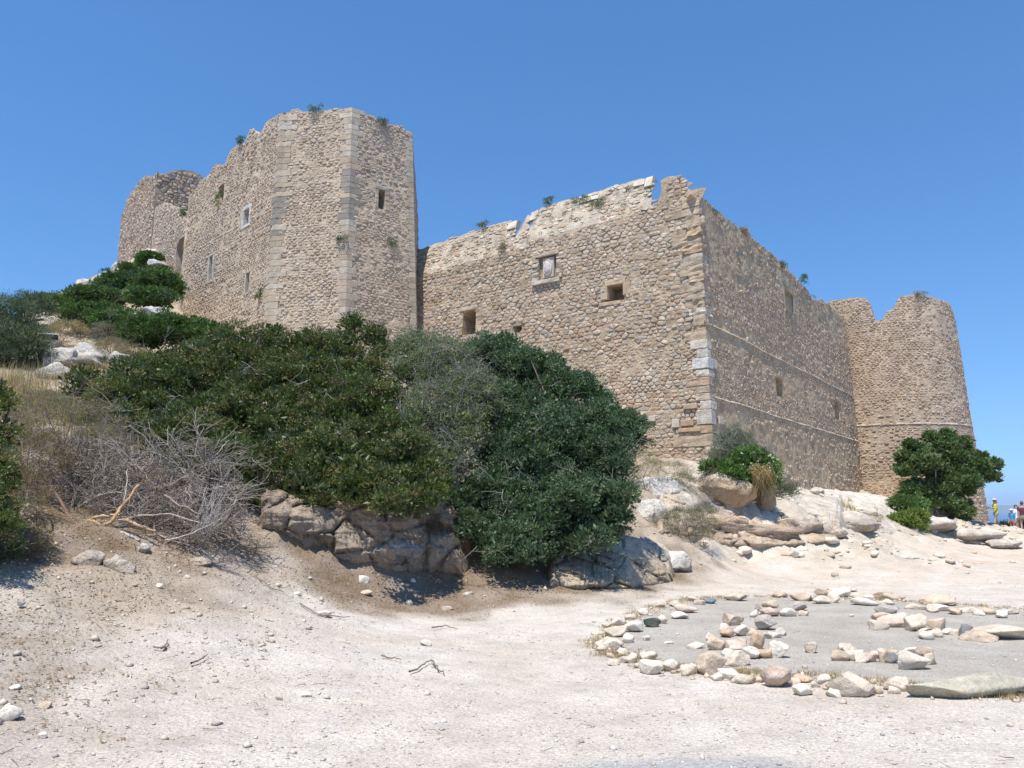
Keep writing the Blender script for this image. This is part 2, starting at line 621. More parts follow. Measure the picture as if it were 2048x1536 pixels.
# ------------------------------------------------------------------ masonry
class Face:
    """A straight battered wall face from A to B (ground points at height z0, seen from outside A is the left end)."""
    def __init__(s, A, B, z0, k=0.035, lean_z=None, lean=0.0, wob=0.05, wseed=0):
        s.A, s.B, s.z0, s.k = np.array(A, float), np.array(B, float), z0, k
        d = s.B - s.A
        s.L = float(np.hypot(*d))
        s.d = d / s.L
        s.n = np.array([s.d[1], -s.d[0]])           # outward, towards the camera
        s.lean_z, s.lean, s.wob, s.wseed = lean_z, lean, wob, wseed
        s.eL = s.eR = 0.0                            # mitre: how far the ends move in per metre of height
        s.mL = s.mR = 0.0                            # and per metre of depth into the wall

    def uL(s, z):
        return s.eL * (z - s.z0)

    def uR(s, z):
        return s.L - s.eR * (z - s.z0)

    def pt(s, u, z, d=0.0):
        u, z = np.asarray(u, float), np.asarray(z, float)
        off = d - s.k * (z - s.z0)
        if s.lean_z is not None:
            off = off - s.lean * np.maximum(0, z - s.lean_z(u))
        if s.wob:
            q = np.stack([u * 0.28, z * 0.28, u * 0 + s.wseed], -1)
            edge = np.clip(np.minimum(u - s.uL(z), s.uR(z) - u) / 1.5, 0, 1)
            off = off + s.wob * vnoise(q, s.wseed) * edge
        x = s.A[0] + s.d[0] * u + s.n[0] * off
        y = s.A[1] + s.d[1] * u + s.n[1] * off
        return np.stack([x + 0 * z, y + 0 * z, z + 0 * u], -1)

    def hit(s, px, py):
        x, y, z = ray(px, py)
        a = x * s.n[0] + y * s.n[1]
        c = s.A @ s.n
        # n.(P-A) + k (Z-z0) = 0
        t = (c - s.k * (EYE - s.z0)) / (a + s.k * z)
        P = np.array([x * t, y * t])
        if s.lean_z is not None:
            for _ in range(6):
                u = float((P - s.A) @ s.d)
                off = s.lean * max(0.0, EYE + z * t - float(s.lean_z(u)))
                t = (c - off - s.k * (EYE - s.z0)) / (a + s.k * z)
                P = np.array([x * t, y * t])
        return float((P - s.A) @ s.d), EYE + z * t


class Cyl:
    """A round battered tower face; u runs along the arc at base radius R, u=0 faces direction a0."""
    def __init__(s, c, R, z0, k=0.07):
        s.c, s.R, s.z0, s.k = np.array(c, float), R, z0, k
        s.a0 = math.atan2(-s.c[1], -s.c[0])
        s.L = 2 * math.pi * R
        s.wob = 0.05
        s.mL = s.mR = 0.0

    def uL(s, z):
        return -s.L / 2 + 0 * z

    def uR(s, z):
        return s.L / 2 + 0 * z

    def pt(s, u, z, d=0.0):
        u, z = np.asarray(u, float), np.asarray(z, float)
        an = s.a0 + u / s.R
        q = np.stack([np.cos(an) * 1.6, np.sin(an) * 1.6, z * 0.3], -1)
        r = s.R - s.k * (z - s.z0) + d + s.wob * vnoise(q, 77)
        return np.stack([s.c[0] + np.cos(an) * r, s.c[1] + np.sin(an) * r, z + 0 * u], -1)

    def hit(s, px, py):
        x, y, z = ray(px, py)
        t0 = None
        for t in np.arange(38, 60, 0.02):
            P = np.array([x * t, y * t])
            Z = EYE + z * t
            if np.hypot(*(P - s.c)) <= s.R - s.k * (Z - s.z0):
                t0 = t
                break
        if t0 is None:                                # beside the tower: take the silhouette point
            t0 = float(s.c @ np.array([x, y]) / (x * x + y * y))
            P = np.array([x * t0, y * t0])
            Z = EYE + z * t0
        an = math.atan2(P[1] - s.c[1], P[0] - s.c[0]) - s.a0
        an = (an + math.pi) % (2 * math.pi) - math.pi
        return an * s.R, Z


def mitre(a, b):
    """Right end of face a meets left end of face b."""
    c = float(a.n @ b.n)
    e = math.tan(math.acos(max(-1, min(1, c))) / 2)
    sgn = 1 if (a.d[0] * b.d[1] - a.d[1] * b.d[0]) > 0 else -1
    a.eR = a.k * e * sgn
    b.eL = b.k * e * sgn
    a.mR = b.mL = e * sgn


def profile(face, pxs):
    """Top outline of a wall from silhouette pixels: a function of u."""
    pts = sorted(face.hit(*p) for p in pxs)
    U = np.array([p[0] for p in pts])
    Z = np.array([p[1] for p in pts])

    def f(u, rag=0.09):
        u = np.asarray(u, float)
        z = np.interp(u, U, Z)
        if rag:
            q = np.stack([u * 2.1, u * 0 + U[0], u * 0], -1)
            z = z + rag * fbm(q, 3, int(abs(U[0]) * 7) % 50)
        return z
    f.U, f.Z = U, Z
    return f


def px_rect(face, x0, y0, x1, y1, depth, **kw):
    u0, za = face.hit(x0, (y0 + y1) / 2)
    u1, zb = face.hit(x1, (y0 + y1) / 2)
    uc = (x0 + x1) / 2
    _, zt = face.hit(uc, y0)
    _, zl = face.hit(uc, y1)
    d = dict(u0=min(u0, u1), u1=max(u0, u1), z0=zl, z1=zt, depth=depth)
    d.update(kw)
    return d


THIN_TOP = 0.35


def build_core(face, zb, top, openings, thick, col, parent, step=0.16, name='wall', uL=None, uR=None, band=None, closed=False, inner_drop=0.25):
    """The solid wall behind the facing stones: front with recessed openings, ragged top, back."""
    ztop_max = float(np.max(top.Z)) + 0.25
    n = max(4, int(face.L / step))
    S = list(np.linspace(0, 1, n + 1))
    for o in openings:
        for u in (o['u0'], o['u1']):
            for e in (-0.006, 0.006):
                S.append((u + e) / face.L)
    if not closed:                                        # sharp steps of the ruined outline
        for i in range(len(top.U) - 1):
            if abs(top.Z[i + 1] - top.Z[i]) > 0.8 * abs(top.U[i + 1] - top.U[i]):
                S += [top.U[i] / face.L, top.U[i + 1] / face.L]
    if closed:
        S = [v for v in S]
        Su = np.array(sorted(S)) * face.L - (face.L / 2 if closed else 0)
        Su = np.linspace(-face.L / 2, face.L / 2, n + 1)
        Su = np.array(sorted(list(Su) + [o['u0'] for o in openings] + [o['u1'] for o in openings]))
    else:
        Su = np.array(sorted(set(round(min(max(v, 0), 1), 6) for v in S)))
    Zl = list(np.arange(zb, ztop_max + step, step))
    for o in openings:
        for z in (o['z0'], o['z1']):
            Zl += [z - 0.006, z + 0.006]
    Zl = np.array(sorted(Zl))
    nz = len(Zl)
    cols = []
    K = 5                                                  # points across the top
    ncol = len(Su)
    if closed:
        U = np.repeat(Su[:, None], nz, 1)
    else:
        lo, hi = face.uL(Zl), face.uR(Zl)
        U = lo[None, :] + Su[:, None] * (hi - lo)[None, :]
    Utop = U[:, 0]
    T = top(Utop)
    Z = np.minimum(Zl[None, :], T[:, None])
    P0 = face.pt(U, Z, 0)
    rough = 0.05 * fbm(P0 * 2.2, 4, 5) + 0.03 * fbm(P0 * 7, 2, 6)
    D = rough * 0.6 - 0.004
    if band is not None:
        D = D + band(U, Z)
    for o in openings:
        inside = (U > o['u0']) & (U < o['u1']) & (Z > o['z0']) & (Z < o['z1'])
        if o.get('arch'):
            um, hw = (o['u0'] + o['u1']) / 2, (o['u1'] - o['u0']) / 2
            zc = o['z1'] - hw
            inside &= ~((Z > zc) & (np.hypot(U - um, Z - zc) > hw * 1.03))
        D = np.where(inside, -o['depth'], D)
    front = face.pt(U, Z, D)
    rows = [front]
    for j in range(1, K + 1):
        t = j / K
        zz = T - inner_drop * t + 0.10 * fbm(np.stack([Utop * 1.7, Utop * 0 + j * 3.3, Utop * 0], -1), 3, 41) * (1 if j < K else 0)
        lo_, hi_ = Utop[0], Utop[-1]
        fr_ = (Utop - lo_) / (hi_ - lo_)
        Ub = (lo_ + face.mL * thick * t) * (1 - fr_) + (hi_ - face.mR * thick * t) * fr_
        tk = THIN_TOP if getattr(face, 'lean', 0) else thick
        rows.append(face.pt(Ub, zz, -tk * t)[:, None, :])
    rows.append(face.pt(Ub, np.full(ncol, zb), -thick)[:, None, :])
    G = np.concatenate(rows, 1)
    m = G.shape[1]
    idx = np.arange(ncol * m).reshape(ncol, m)
    F = np.stack([idx[:-1, :-1], idx[1:, :-1], idx[1:, 1:], idx[:-1, 1:]], -1).reshape(-1, 4)
    V = G.reshape(-1, 3)
    e1 = V[F[:, 2]] - V[F[:, 0]]
    e2 = V[F[:, 3]] - V[F[:, 1]]
    ar = np.linalg.norm(np.cross(e1, e2), axis=1)
    F = F[ar > 1e-6]
    F = [tuple(f) for f in F.tolist()]
    if not closed:
        F.append(tuple(idx[0, ::-1].tolist()))
        F.append(tuple(idx[-1, :].tolist()))
    p = V * 0.5
    base_c = np.tile(np.array(col, float), (len(V), 1))
    if getattr(face, 'lean', 0):
        uu = (V[:, :2] - face.A) @ face.d
        t_ = smooth(-.15, .15, V[:, 2] - face.lean_z(uu) + .3 * fbm(V, 2, 65))[:, None]
        base_c = base_c * (1 - t_) + np.array([.45, .385, .295]) * t_
    c = base_c * (1 + 0.16 * fbm(p, 3, 61)[:, None]) + fbm(V * 1.7, 2, 63)[:, None] * np.array([.03, .015, .0])
    return mesh_obj(name, V, F, c, 'mortar', parent)


def clip_poly(poly, nx, ny, c):
    out = []
    k = len(poly)
    for i in range(k):
        a, b = poly[i], poly[(i + 1) % k]
        da = a[0] * nx + a[1] * ny - c
        db = b[0] * nx + b[1] * ny - c
        if da <= 0:
            out.append(a)
        if (da < 0 < db) or (db < 0 < da):
            t = da / (da - db)
            out.append((a[0] + (b[0] - a[0]) * t, a[1] + (b[1] - a[1]) * t))
    return out


def voronoi_stones(u0, u1, z0, z1, w, h, R, big=0.12, jit=.33, lift=None):
    """Irregular stones laid roughly in courses: cells round jittered seeds, as polygons in (u, z)."""
    rows, z = [], z0
    bounds, zl, nxt = [], z0, z0 + (lift or 1e9) * R.uniform(.7, 1.3)
    while z < z1:
        if z > nxt:
            for b in bounds[-40:]:
                if b[1] is None:
                    b[1] = z
            zl, nxt = z, z + lift * R.uniform(.6, 1.4)
        bounds.append([zl, None])
        hh = h * R.choice((R.uniform(0.6, 1.1), R.uniform(.8, 1.6)))
        row, u = [], u0 - R.uniform(0, w)
        while u < u1 + w:
            ww = w * R.uniform(0.38, 1.6) * (0.75 + 0.25 * hh / h)
            if R.random() < big:
                ww *= 1.7
            row.append((u + ww / 2, z + hh / 2 + R.uniform(-jit, jit) * hh))
            u += ww
        rows.append(row)
        z += hh
    for b in bounds:
        if b[1] is None:
            b[1] = 1e9
    asp = w / h
    cells = []
    for ri, row in enumerate(rows):
        near_rows = rows[max(0, ri - 2):ri + 3]
        for (su, sz) in row:
            cand = []
            for r2 in near_rows:
                lo, hi = 0, len(r2)
                while lo < hi:
                    mid = (lo + hi) // 2
                    if r2[mid][0] < su - 2.3 * w:
                        lo = mid + 1
                    else:
                        hi = mid
                for k in range(lo, len(r2)):
                    if r2[k][0] > su + 2.3 * w:
                        break
                    if r2[k] != (su, sz):
                        du, dz = (r2[k][0] - su) / asp * 1.15, r2[k][1] - sz
                        cand.append((du * du + dz * dz, du, dz))
            cand.sort()
            poly = [(-1.3 * h, -h), (1.3 * h, -h), (1.3 * h, h), (-1.3 * h, h)]
            for d2, du, dz in cand[:11]:
                poly = clip_poly(poly, du, dz, d2 / 2)
                if len(poly) < 3:
                    break
            if lift and len(poly) >= 3:
                lo_, hi_ = bounds[ri]
                poly = clip_poly(poly, 0, -1, -(lo_ + .012 - sz))
                if len(poly) >= 3 and hi_ < 1e8:
                    poly = clip_poly(poly, 0, 1, hi_ - .012 - sz)
            if len(poly) >= 3:
                cells.append([(su + x * asp / 1.15, sz + y) for x, y in poly])
    return cells


def lay_stones(face, zb, top, openings, w, h, palette, parent, gap=0.016, proud=(0.015, 0.06), detail=True, seed=1, keep=None, zone=None,
               end_skip=0.0, n_parts=300, u_range=None, count_scale=1.0, part_filter=None, jit=.33, lift=None):
    R = random.Random(seed)
    zt = float(np.max(top.Z))
    ulo, uhi = (u_range or (0, face.L))
    cells = voronoi_stones(ulo, uhi, zb, zt, w, h, R, jit=jit, lift=lift)
    avg = sum(np.array(q_[1]) * q_[0] for q_ in palette) / sum(q_[0] for q_ in palette) * .92
    items = []
    for poly in cells:
        cu = sum(p[0] for p in poly) / len(poly)
        cz = sum(p[1] for p in poly) / len(poly)
        umin, umax = min(p[0] for p in poly), max(p[0] for p in poly)
        zmax = max(p[1] for p in poly)
        zmin = min(p[1] for p in poly)
        if umin < float(face.uL(cz)) + end_skip - 0.02 or umax > float(face.uR(cz)) - end_skip + 0.02:
            continue
        bad = False
        for o in openings:
            if umax > o['u0'] - .01 and umin < o['u1'] + .01 and zmax > o['z0'] - .01 and zmin < o['z1'] + .01:
                bad = True
                break
        if bad:
            continue
        items.append((cu, cz, poly, zmax))
    if not items:
        return
    cu = np.array([i[0] for i in items])
    tz = top(cu)
    ground = face.pt(cu, np.array([i[1] for i in items]), 0)
    lowz = base_ground(ground[:, 0], ground[:, 1]) - 0.3
    prob = zone(cu, np.array([i[1] for i in items])) if zone is not None else np.ones(len(items))
    big = []
    for k, (u, z, poly, zmax) in enumerate(items):
        if zmax > tz[k] + 0.07 or z < lowz[k]:
            continue
        if R.random() > prob[k]:
            continue
        # shrink by the joint, round the corners
        n = len(poly)
        size = math.sqrt(abs(sum(poly[i][0] * poly[(i + 1) % n][1] - poly[(i + 1) % n][0] * poly[i][1] for i in range(n)) / 2)) + 1e-6
        if size < 0.05:
            continue
        g = max(0.35, 1 - gap * 2.2 / size) * R.uniform(0.9, 1.02)
        q = [(u + (a - u) * g, z + (b - z) * g) for a, b in poly]
        if detail:
            r = []
            for i in range(n):
                a, b = q[i], q[(i + 1) % n]
                L2 = math.hypot(b[0] - a[0], b[1] - a[1])
                if L2 < size * 0.42:
                    r.append(((a[0] + b[0]) / 2, (a[1] + b[1]) / 2))
                    continue
                f = R.uniform(.04, .22)
                r.append((a[0] + (b[0] - a[0]) * f, a[1] + (b[1] - a[1]) * f))
                r.append((b[0] + (a[0] - b[0]) * f, b[1] + (a[1] - b[1]) * f))
            q = r
        n = len(q)
        pr = R.uniform(*proud) * min(1.5, size / 0.2)
        tu, tzz = R.uniform(-.35, .35) * pr, R.uniform(-.2, .5) * pr
        P, Dp = [], []
        for (a, b) in q:
            P.append((a, b)); Dp.append(-0.04)
        for (a, b) in q:
            jit = R.uniform(.93, 1.0)
            P.append((u + (a - u) * jit, z + (b - z) * jit)); Dp.append(pr * R.uniform(.35, .8))
        s2 = R.uniform(.58, .86)
        for (a, b) in q:
            jit = s2 * R.uniform(.88, 1.1)
            x, y = (a - u) * jit, (b - z) * jit
            P.append((u + x, z + y)); Dp.append(pr * R.uniform(.85, 1.2) + tu * x / size * 2 + tzz * y / size * 2)
        P.append((u, z)); Dp.append(pr * 1.12)
        F = []
        for i in range(n):
            j = (i + 1) % n
            F.append((i, j, n + j, n + i))
            F.append((n + i, n + j, 2 * n + j, 2 * n + i))
            F.append((2 * n + i, 2 * n + j, 3 * n))
        c = np.array(R.choices([p[1] for p in palette], [p[0] for p in palette])[0]) * R.uniform(.86, 1.13)
        c = c * .8 + avg * .2
        big.append((size, u, z, np.array(P), np.array(Dp), F, c))
    # everything to world coordinates in one go
    allP = np.vstack([b[3] for b in big])
    allD = np.concatenate([b[4] for b in big])
    W = face.pt(allP[:, 0], allP[:, 1], allD)
    off = np.cumsum([0] + [len(b[3]) for b in big])
    dist = [np.linalg.norm(W[off[i + 1] - 1] - np.array([0, 0, EYE])) for i in range(len(big))]
    order = sorted(range(len(big)), key=lambda i: -big[i][0] / dist[i])
    if part_filter:
        first = [i for i in order if part_filter(W[off[i + 1] - 1])]
        rest = [i for i in order if not part_filter(W[off[i + 1] - 1])]
        order = first + rest
    soup = Soup()
    for rank, i in enumerate(order):
        Vw = W[off[i]:off[i + 1]]
        if rank < n_parts:
            mesh_obj('stone', Vw, big[i][5], big[i][6], 'masonry', parent, origin=Vw[-1])
        else:
            soup.add(Vw, big[i][5], big[i][6])
    if soup.n:
        o = soup.build('rubble_stones', 'masonry', parent)
        o['kind'] = 'stuff'


def quoin_block(fa, fb, z0, z1, a, b, proud, col, parent, R, erode=0.0, name='quoin'):
    """A dressed corner block: a metres along face fa (left), b metres along fb (right)."""
    zc = (z0 + z1) / 2
    ua, ub = float(fa.uR(zc)), float(fb.uL(zc))
    fr = [1, .97, .66, .33]
    rings = []
    bev = 0.014
    zs = [z0, z0 + bev, z0 + (z1 - z0) * .35, z0 + (z1 - z0) * .65, z1 - bev, z1]
    for zi, z in enumerate(zs):
        ins = bev if zi in (0, len(zs) - 1) else 0
        ring = []
        def dd(u, z, s):
            return max(0.025 - ins, proud - ins + (erode * 0.45 * mnoise.noise((u * 2.2 + s, z * 3.1, s * 2.0)) + erode * .35 * mnoise.noise((u * 6 + s, z * 14, s)) + 0.01 if erode else 0))
        R_amp = 1.0
        for f in fr:
            ring.append(fa.pt(ua - a * f + (ins if f == 1 else 0), z, dd(ua - a * f, z, 1 + z0)))
        ca = fa.pt(ua, z, 0.0)
        nb = fa.n + fb.n
        nb = nb / (1 + fa.n @ fb.n)
        dc = dd(0, z, 5 + z0)
        ring.append(ca + np.array([nb[0] * dc, nb[1] * dc, 0]))
        for f in fr[::-1]:
            ring.append(fb.pt(ub + b * f - (ins if f == 1 else 0), z, dd(b * f, z, 3 + z0)))
        ring.append(fb.pt(ub + b * .97, z, -0.12))
        ring.append(ca - np.array([nb[0] * .3, nb[1] * .3, 0]))
        ring.append(fa.pt(ua - a * .97, z, -0.12))
        rings.append(np.array(ring))
    m = len(rings[0])
    V = np.vstack(rings)
    F = []
    for r in range(len(rings) - 1):
        for i in range(m):
            j = (i + 1) % m
            F.append((r * m + i, r * m + j, (r + 1) * m + j, (r + 1) * m + i))
    F.append(tuple(range(m - 1, -1, -1)))
    F.append(tuple((len(rings) - 1) * m + i for i in range(m)))
    return mesh_obj(name, V, F, col, 'ashlar' if not erode else 'masonry', parent)


def face_block(face, u0, u1, z0, z1, d0, d1, col, parent, name, mat='ashlar', rough=0.0, seed=0, nu=4, nz=3):
    """A block set in a wall face between depths d0 (back) and d1 (front), with small chamfers and an uneven front."""
    b = min(0.015, (u1 - u0) / 6, (z1 - z0) / 6)
    us = [u0] + list(np.linspace(u0 + b, u1 - b, nu)) + [u1]
    zs = [z0] + list(np.linspace(z0 + b, z1 - b, nz)) + [z1]
    V, F = [], []
    for j, z in enumerate(zs):
        for i, u in enumerate(us):
            e = (i in (0, len(us) - 1)) or (j in (0, len(zs) - 1))
            d = d1 - (b if e else 0) + rough * mnoise.noise((u * 4 + seed, z * 5, seed * 1.7))
            V.append(face.pt(u, z, d))
    nU, nZ = len(us), len(zs)
    for j in range(nZ - 1):
        for i in range(nU - 1):
            a = j * nU + i
            F.append((a, a + 1, a + nU + 1, a + nU))
    back = len(V)
    for (u, z) in ((u0, z0), (u1, z0), (u1, z1), (u0, z1)):
        V.append(face.pt(u, z, d0))
    F.append(tuple(list(range(nU - 1, -1, -1)) + [back, back + 1]))
    F.append(tuple([(nZ - 1) * nU + i for i in range(nU)] + [back + 2, back + 3]))
    F.append(tuple([j * nU for j in range(nZ)] + [back + 3, back]))
    F.append(tuple([j * nU + nU - 1 for j in range(nZ - 1, -1, -1)] + [back + 1, back + 2]))
    return mesh_obj(name, np.array(V), F, col, mat, parent)


def framed(face, o, parent, fw=0.14, col=(0.50, 0.46, 0.39), proud=0.02, sill=True, part='window'):
    """Dressed jambs, lintel and sill round an opening; a part 'window' with its stones as sub-parts."""
    z0, z1, u0, u1 = o['z0'], o['z1'], o['u0'], o['u1']
    w = face_block(face, u0 - fw, u1 + fw, z1 + .004, z1 + fw * 1.1, -.25, proud, np.array(col) * 1.02, parent, part, rough=.02)
    def sub(n, *a):
        x = face_block(face, *a, np.array(col) * random.uniform(.88, 1.08), w, n, rough=.02)
        return x
    h = z1 - z0
    k = max(1, int(round(h / 0.45)))
    for s in range(k):
        za, zb_ = z0 + h * s / k + .005, z0 + h * (s + 1) / k
        sub('jamb', u0 - fw * random.uniform(.8, 1.3), u0, za, zb_, -.3, proud)
        sub('jamb', u1, u1 + fw * random.uniform(.8, 1.3), za, zb_, -.3, proud)
    if sill:
        sub('sill', u0 - fw, u1 + fw, z0 - fw * .8, z0, -.3, proud + .02)
    return w


PAL_TOWER = [(5, (0.556, 0.437, 0.320)), (3, (0.515, 0.392, 0.277)), (2, (0.536, 0.446, 0.353)), (1, (0.474, 0.334, 0.229))]
PAL_FRONT = [(4, (0.556, 0.460, 0.353)), (4, (0.484, 0.372, 0.263)), (2, (0.443, 0.314, 0.210)), (1.5, (0.433, 0.377, 0.305)), (.5, (0.433, 0.264, 0.162))]
PAL_RIGHT = [(3, (0.523, 0.402, 0.283)), (5, (0.468, 0.344, 0.232)), (1, (0.412, 0.286, 0.185)), (.8, (0.623, 0.508, 0.391)), (1, (0.434, 0.349, 0.268))]
PAL_ROUND = [(4, (0.484, 0.362, 0.248)), (3, (0.443, 0.319, 0.210)), (1.5, (0.505, 0.412, 0.315)), (.6, (0.371, 0.245, 0.158))]
PAL_KEEP = [(4, (0.474, 0.367, 0.267)), (3, (0.433, 0.324, 0.229)), (1.5, (0.484, 0.402, 0.315)), (.6, (0.360, 0.254, 0.172))]

# ---- footprints
def gp(px, py, Y):
    p = at(px, py, Y)
    return (p[0], p[1])


C0 = np.array([6.5, 26.0])
FRONT = Face(C0 + np.array([-.811, .585]) * 14.3, C0, 2.9, 0.035, wseed=3, wob=.07)
RIGHT = Face(C0, (19.3, 44.5), 2.9, 0.035, wseed=5, wob=.06)
mitre(FRONT, RIGHT)
TW = 8.0
tA = np.array(gp(533, 650, 31.9)); tB = np.array(gp(690, 650, 31.1)); tC = np.array(gp(834, 650, 33.0)); tE = tC + np.array([-0.15, 3.2])
LEFTW = Face(gp(352, 605, 39.5), tA, TW, 0.03, wseed=8)
TA = Face(tA, tB, TW, 0.04, wseed=9, wob=.02)
TB = Face(tB, tC, TW, 0.04, wseed=10, wob=.02)
TC = Face(tC, tE, TW, 0.04, wseed=11, wob=.0)
for a_, b_ in ((LEFTW, TA), (TA, TB), (TB, TC)):
    mitre(a_, b_)
KC = np.array(gp(305, 430, 48.0))
KL = Face(KC + np.array([-6.1, 8.0]) * 1.0, KC, 17, 0.02, wseed=14)
KR = Face(KC, KC + np.array([8.0, 6.1]) * .9, 17, 0.02, wseed=15)
mitre(KL, KR)
ES = Face(gp(303, 480, 47.0), gp(372, 480, 42.2), 13, 0.01, wseed=16)
RT = Cyl((22.4, 47.6), 4.6, 2.6, 0.072)

# ---- bastion (front wall and right-hand wall)
_env = sorted((FRONT.hit(a, b) for a, b in [(845, 497), (1028, 440), (1050, 436), (1062, 422), (1200, 382), (1310, 349), (1384, 352)]))
_eU, _eZ = np.array([e[0] for e in _env]), np.array([e[1] for e in _env])
_uN = FRONT.hit(1322, 400)[0]
FRONT.lean_z = lambda u: np.interp(u, _eU, _eZ) - 1.25 + 3.0 * smooth(_uN - .08, _uN + .08, u)
FRONT.lean = 0.42
front_top = profile(FRONT, [(800, 512), (845, 497), (900, 478), (960, 458), (1024, 441), (1030, 446), (1034, 482), (1056, 478), (1059, 440), (1066, 422), (1090, 412), (1150, 396), (1200, 380),
                            (1260, 362), (1305, 348), (1307, 388), (1309, 406), (1336, 404), (1338, 364), (1344, 352), (1358, 345), (1370, 354), (1380, 368), (1388, 379)])
right_top = profile(RIGHT, [(1388, 379), (1396, 384), (1410, 398), (1440, 426), (1478, 458), (1482, 453), (1500, 474), (1540, 508), (1580, 545), (1615, 577), (1625, 596), (1645, 602), (1665, 618), (1690, 640)])
f_open = [px_rect(FRONT, 1215, 571, 1246, 601, 0.75), px_rect(FRONT, 925, 621, 951, 668, 0.8, arch=True), px_rect(FRONT, 1030, 652, 1040, 665, 0.4),
          px_rect(FRONT, 1077, 513, 1117, 560, 0.11)]
r_open = [px_rect(RIGHT, 1555, 757, 1567, 792, 0.8, arch=True), px_rect(RIGHT, 1672, 803, 1680, 838, 0.8, arch=True), px_rect(RIGHT, 1567, 586, 1584, 622, 0.14)]
bast = empty('castle_bastion', (6.5, 26, 2.6), 'square rubble stone bastion with sloped parapet, coat of arms panel and patched pale corner blocks', 'castle')
CORE_F = (0.43, 0.33, 0.215)
CORE_R = (0.47, 0.355, 0.225)


def r_band(U, Z):
    return 0.0


build_core(FRONT, -0.5, front_top, f_open, 0.75, CORE_F, bast)
build_core(RIGHT, -0.5, right_top, r_open, 0.75, CORE_R, bast)


def front_zone(u, z):
    """Share of stones left bare of plaster: less in the plastered middle height and along the parapet."""
    q = np.stack([u * 0.45, z * 0.6, u * 0], -1)
    n = fbm(q, 3, 91)
    base = 1.05 - 0.35 * np.exp(-((z - 7.4) / 0.45) ** 2) - 0.45 * smooth(-.4, .1, z - FRONT.lean_z(u))
    return np.clip(base + n * 0.35, 0.18, 1.0)


def right_zone(u, z):
    q = np.stack([u * 0.10, z * 0.9, u * 0], -1)
    return np.clip(0.62 + fbm(q, 3, 93) * 1.5, 0.12, 1.0)


bands = []
for (px, py, face) in ((1560, 718, RIGHT), (1560, 834, RIGHT)):
    bands.append((face, face.hit(px, py)[1]))
lay_stones(FRONT, 1.5, front_top, f_open, 0.235, 0.122, PAL_FRONT, bast, gap=0.012, proud=(.004, .042), seed=21, zone=front_zone, end_skip=0.03, n_parts=210, jit=.28, lift=.95)
lay_stones(RIGHT, 1.5, right_top, r_open, 0.25, 0.115, PAL_RIGHT, bast, gap=0.014, proud=(.006, .035), detail=False, seed=22, zone=right_zone, end_skip=0.03, n_parts=90, jit=.15, lift=.48)

for face, zb_ in bands:
    V, F = [], []
    us = np.arange(0.1, face.L - 0.05, 0.25)
    for u in us:
        w = 0.035 + 0.02 * mnoise.noise((u, zb_, 0))
        zz = zb_ + 0.03 * mnoise.noise((u * .7, zb_, 4))
        for (dz, dd) in ((-w, -.02), (-w * .7, .042), (-w * .2, .038), (w * 1.3, -.01)):
            V.append(face.pt(u, zz + dz, dd + 0.02 * mnoise.noise((u * 3, dz * 30, 2))))
    for i in range(len(us) - 1):
        for j in range(3):
            a = i * 4 + j
            F.append((a, a + 4, a + 5, a + 1))
    mesh_obj('levelling_course', V, F, (.53, .46, .36), 'mortar', bast)

# corner blocks of the bastion
R_ = random.Random(5)
WHITE, TAN, ORA, GREY = (.55, .48, .38), (.44, .34, .23), (.43, .305, .19), (.42, .345, .25)
def zc_at(py):
    lo, hi = 0.0, 14.0
    for _ in range(40):
        mid = (lo + hi) / 2
        P = FRONT.pt(FRONT.uR(mid), mid, 0)
        y_, z_ = P[1], P[2] - EYE
        b = math.tan(math.atan2(z_, y_) - PITCH)
        if 768 - b * FPX > py:
            lo = mid
        else:
            hi = mid
    return lo


# (top py, bottom py, length left, length right, colour, erode, proud)
QB = [(380, 392, .5, .35, TAN, .05, .03), (392, 412, .7, .5, TAN, .10, .05), (412, 428, 1.5, .4, TAN, .10, .05), (428, 452, .8, .35, TAN, .22, .06), (452, 470, .5, .5, ORA, .30, .04), (470, 486, 1.2, .4, TAN, .16, .05),
      (486, 504, .9, .5, ORA, .26, .06), (504, 528, 1.0, .5, GREY, .10, .05), (528, 548, 1.3, .5, TAN, .16, .06), (548, 562, .7, .7, TAN, .22, .08), (562, 580, 1.4, .5, TAN, .12, .06),
      (580, 596, .8, .5, GREY, .14, .05), (596, 614, .5, .4, TAN, .26, .04), (614, 628, .9, .6, WHITE, .18, .02), (628, 650, .6, .3, TAN, .10, .03), (662, 678, .85, .4, TAN, .06, .03),
      (678, 696, .80, .34, WHITE, .02, .06), (697, 714, .45, .28, (.52, .47, .39), .02, .05), (715, 736, .78, .34, (.56, .53, .48), .02, .07),
      (738, 752, .5, .5, WHITE, .10, .03), (754, 770, .9, .35, (.50, .36, .25), .10, .04), (771, 785, .6, .3, GREY, .10, .03), (786, 800, .72, .4, (.50, .40, .31), .05, .05),
      (801, 818, .46, .50, WHITE, .03, .06), (819, 848, .78, .34, (.50, .45, .36), .01, .07), (849, 866, 1.15, .5, ORA, .06, .04), (867, 892, 1.6, .55, TAN, .04, .03),
      (893, 910, .35, .5, WHITE, .14, .04), (911, 928, .4, .4, WHITE, .16, .08)]
for (ya, yb, la, lb, col, er, pr) in QB:
    quoin_block(FRONT, RIGHT, zc_at(yb) + .006, zc_at(ya), la * R_.uniform(.6, .9), lb, pr * .7, np.array(col) * R_.uniform(.92, 1.06), bast, R_, erode=er)

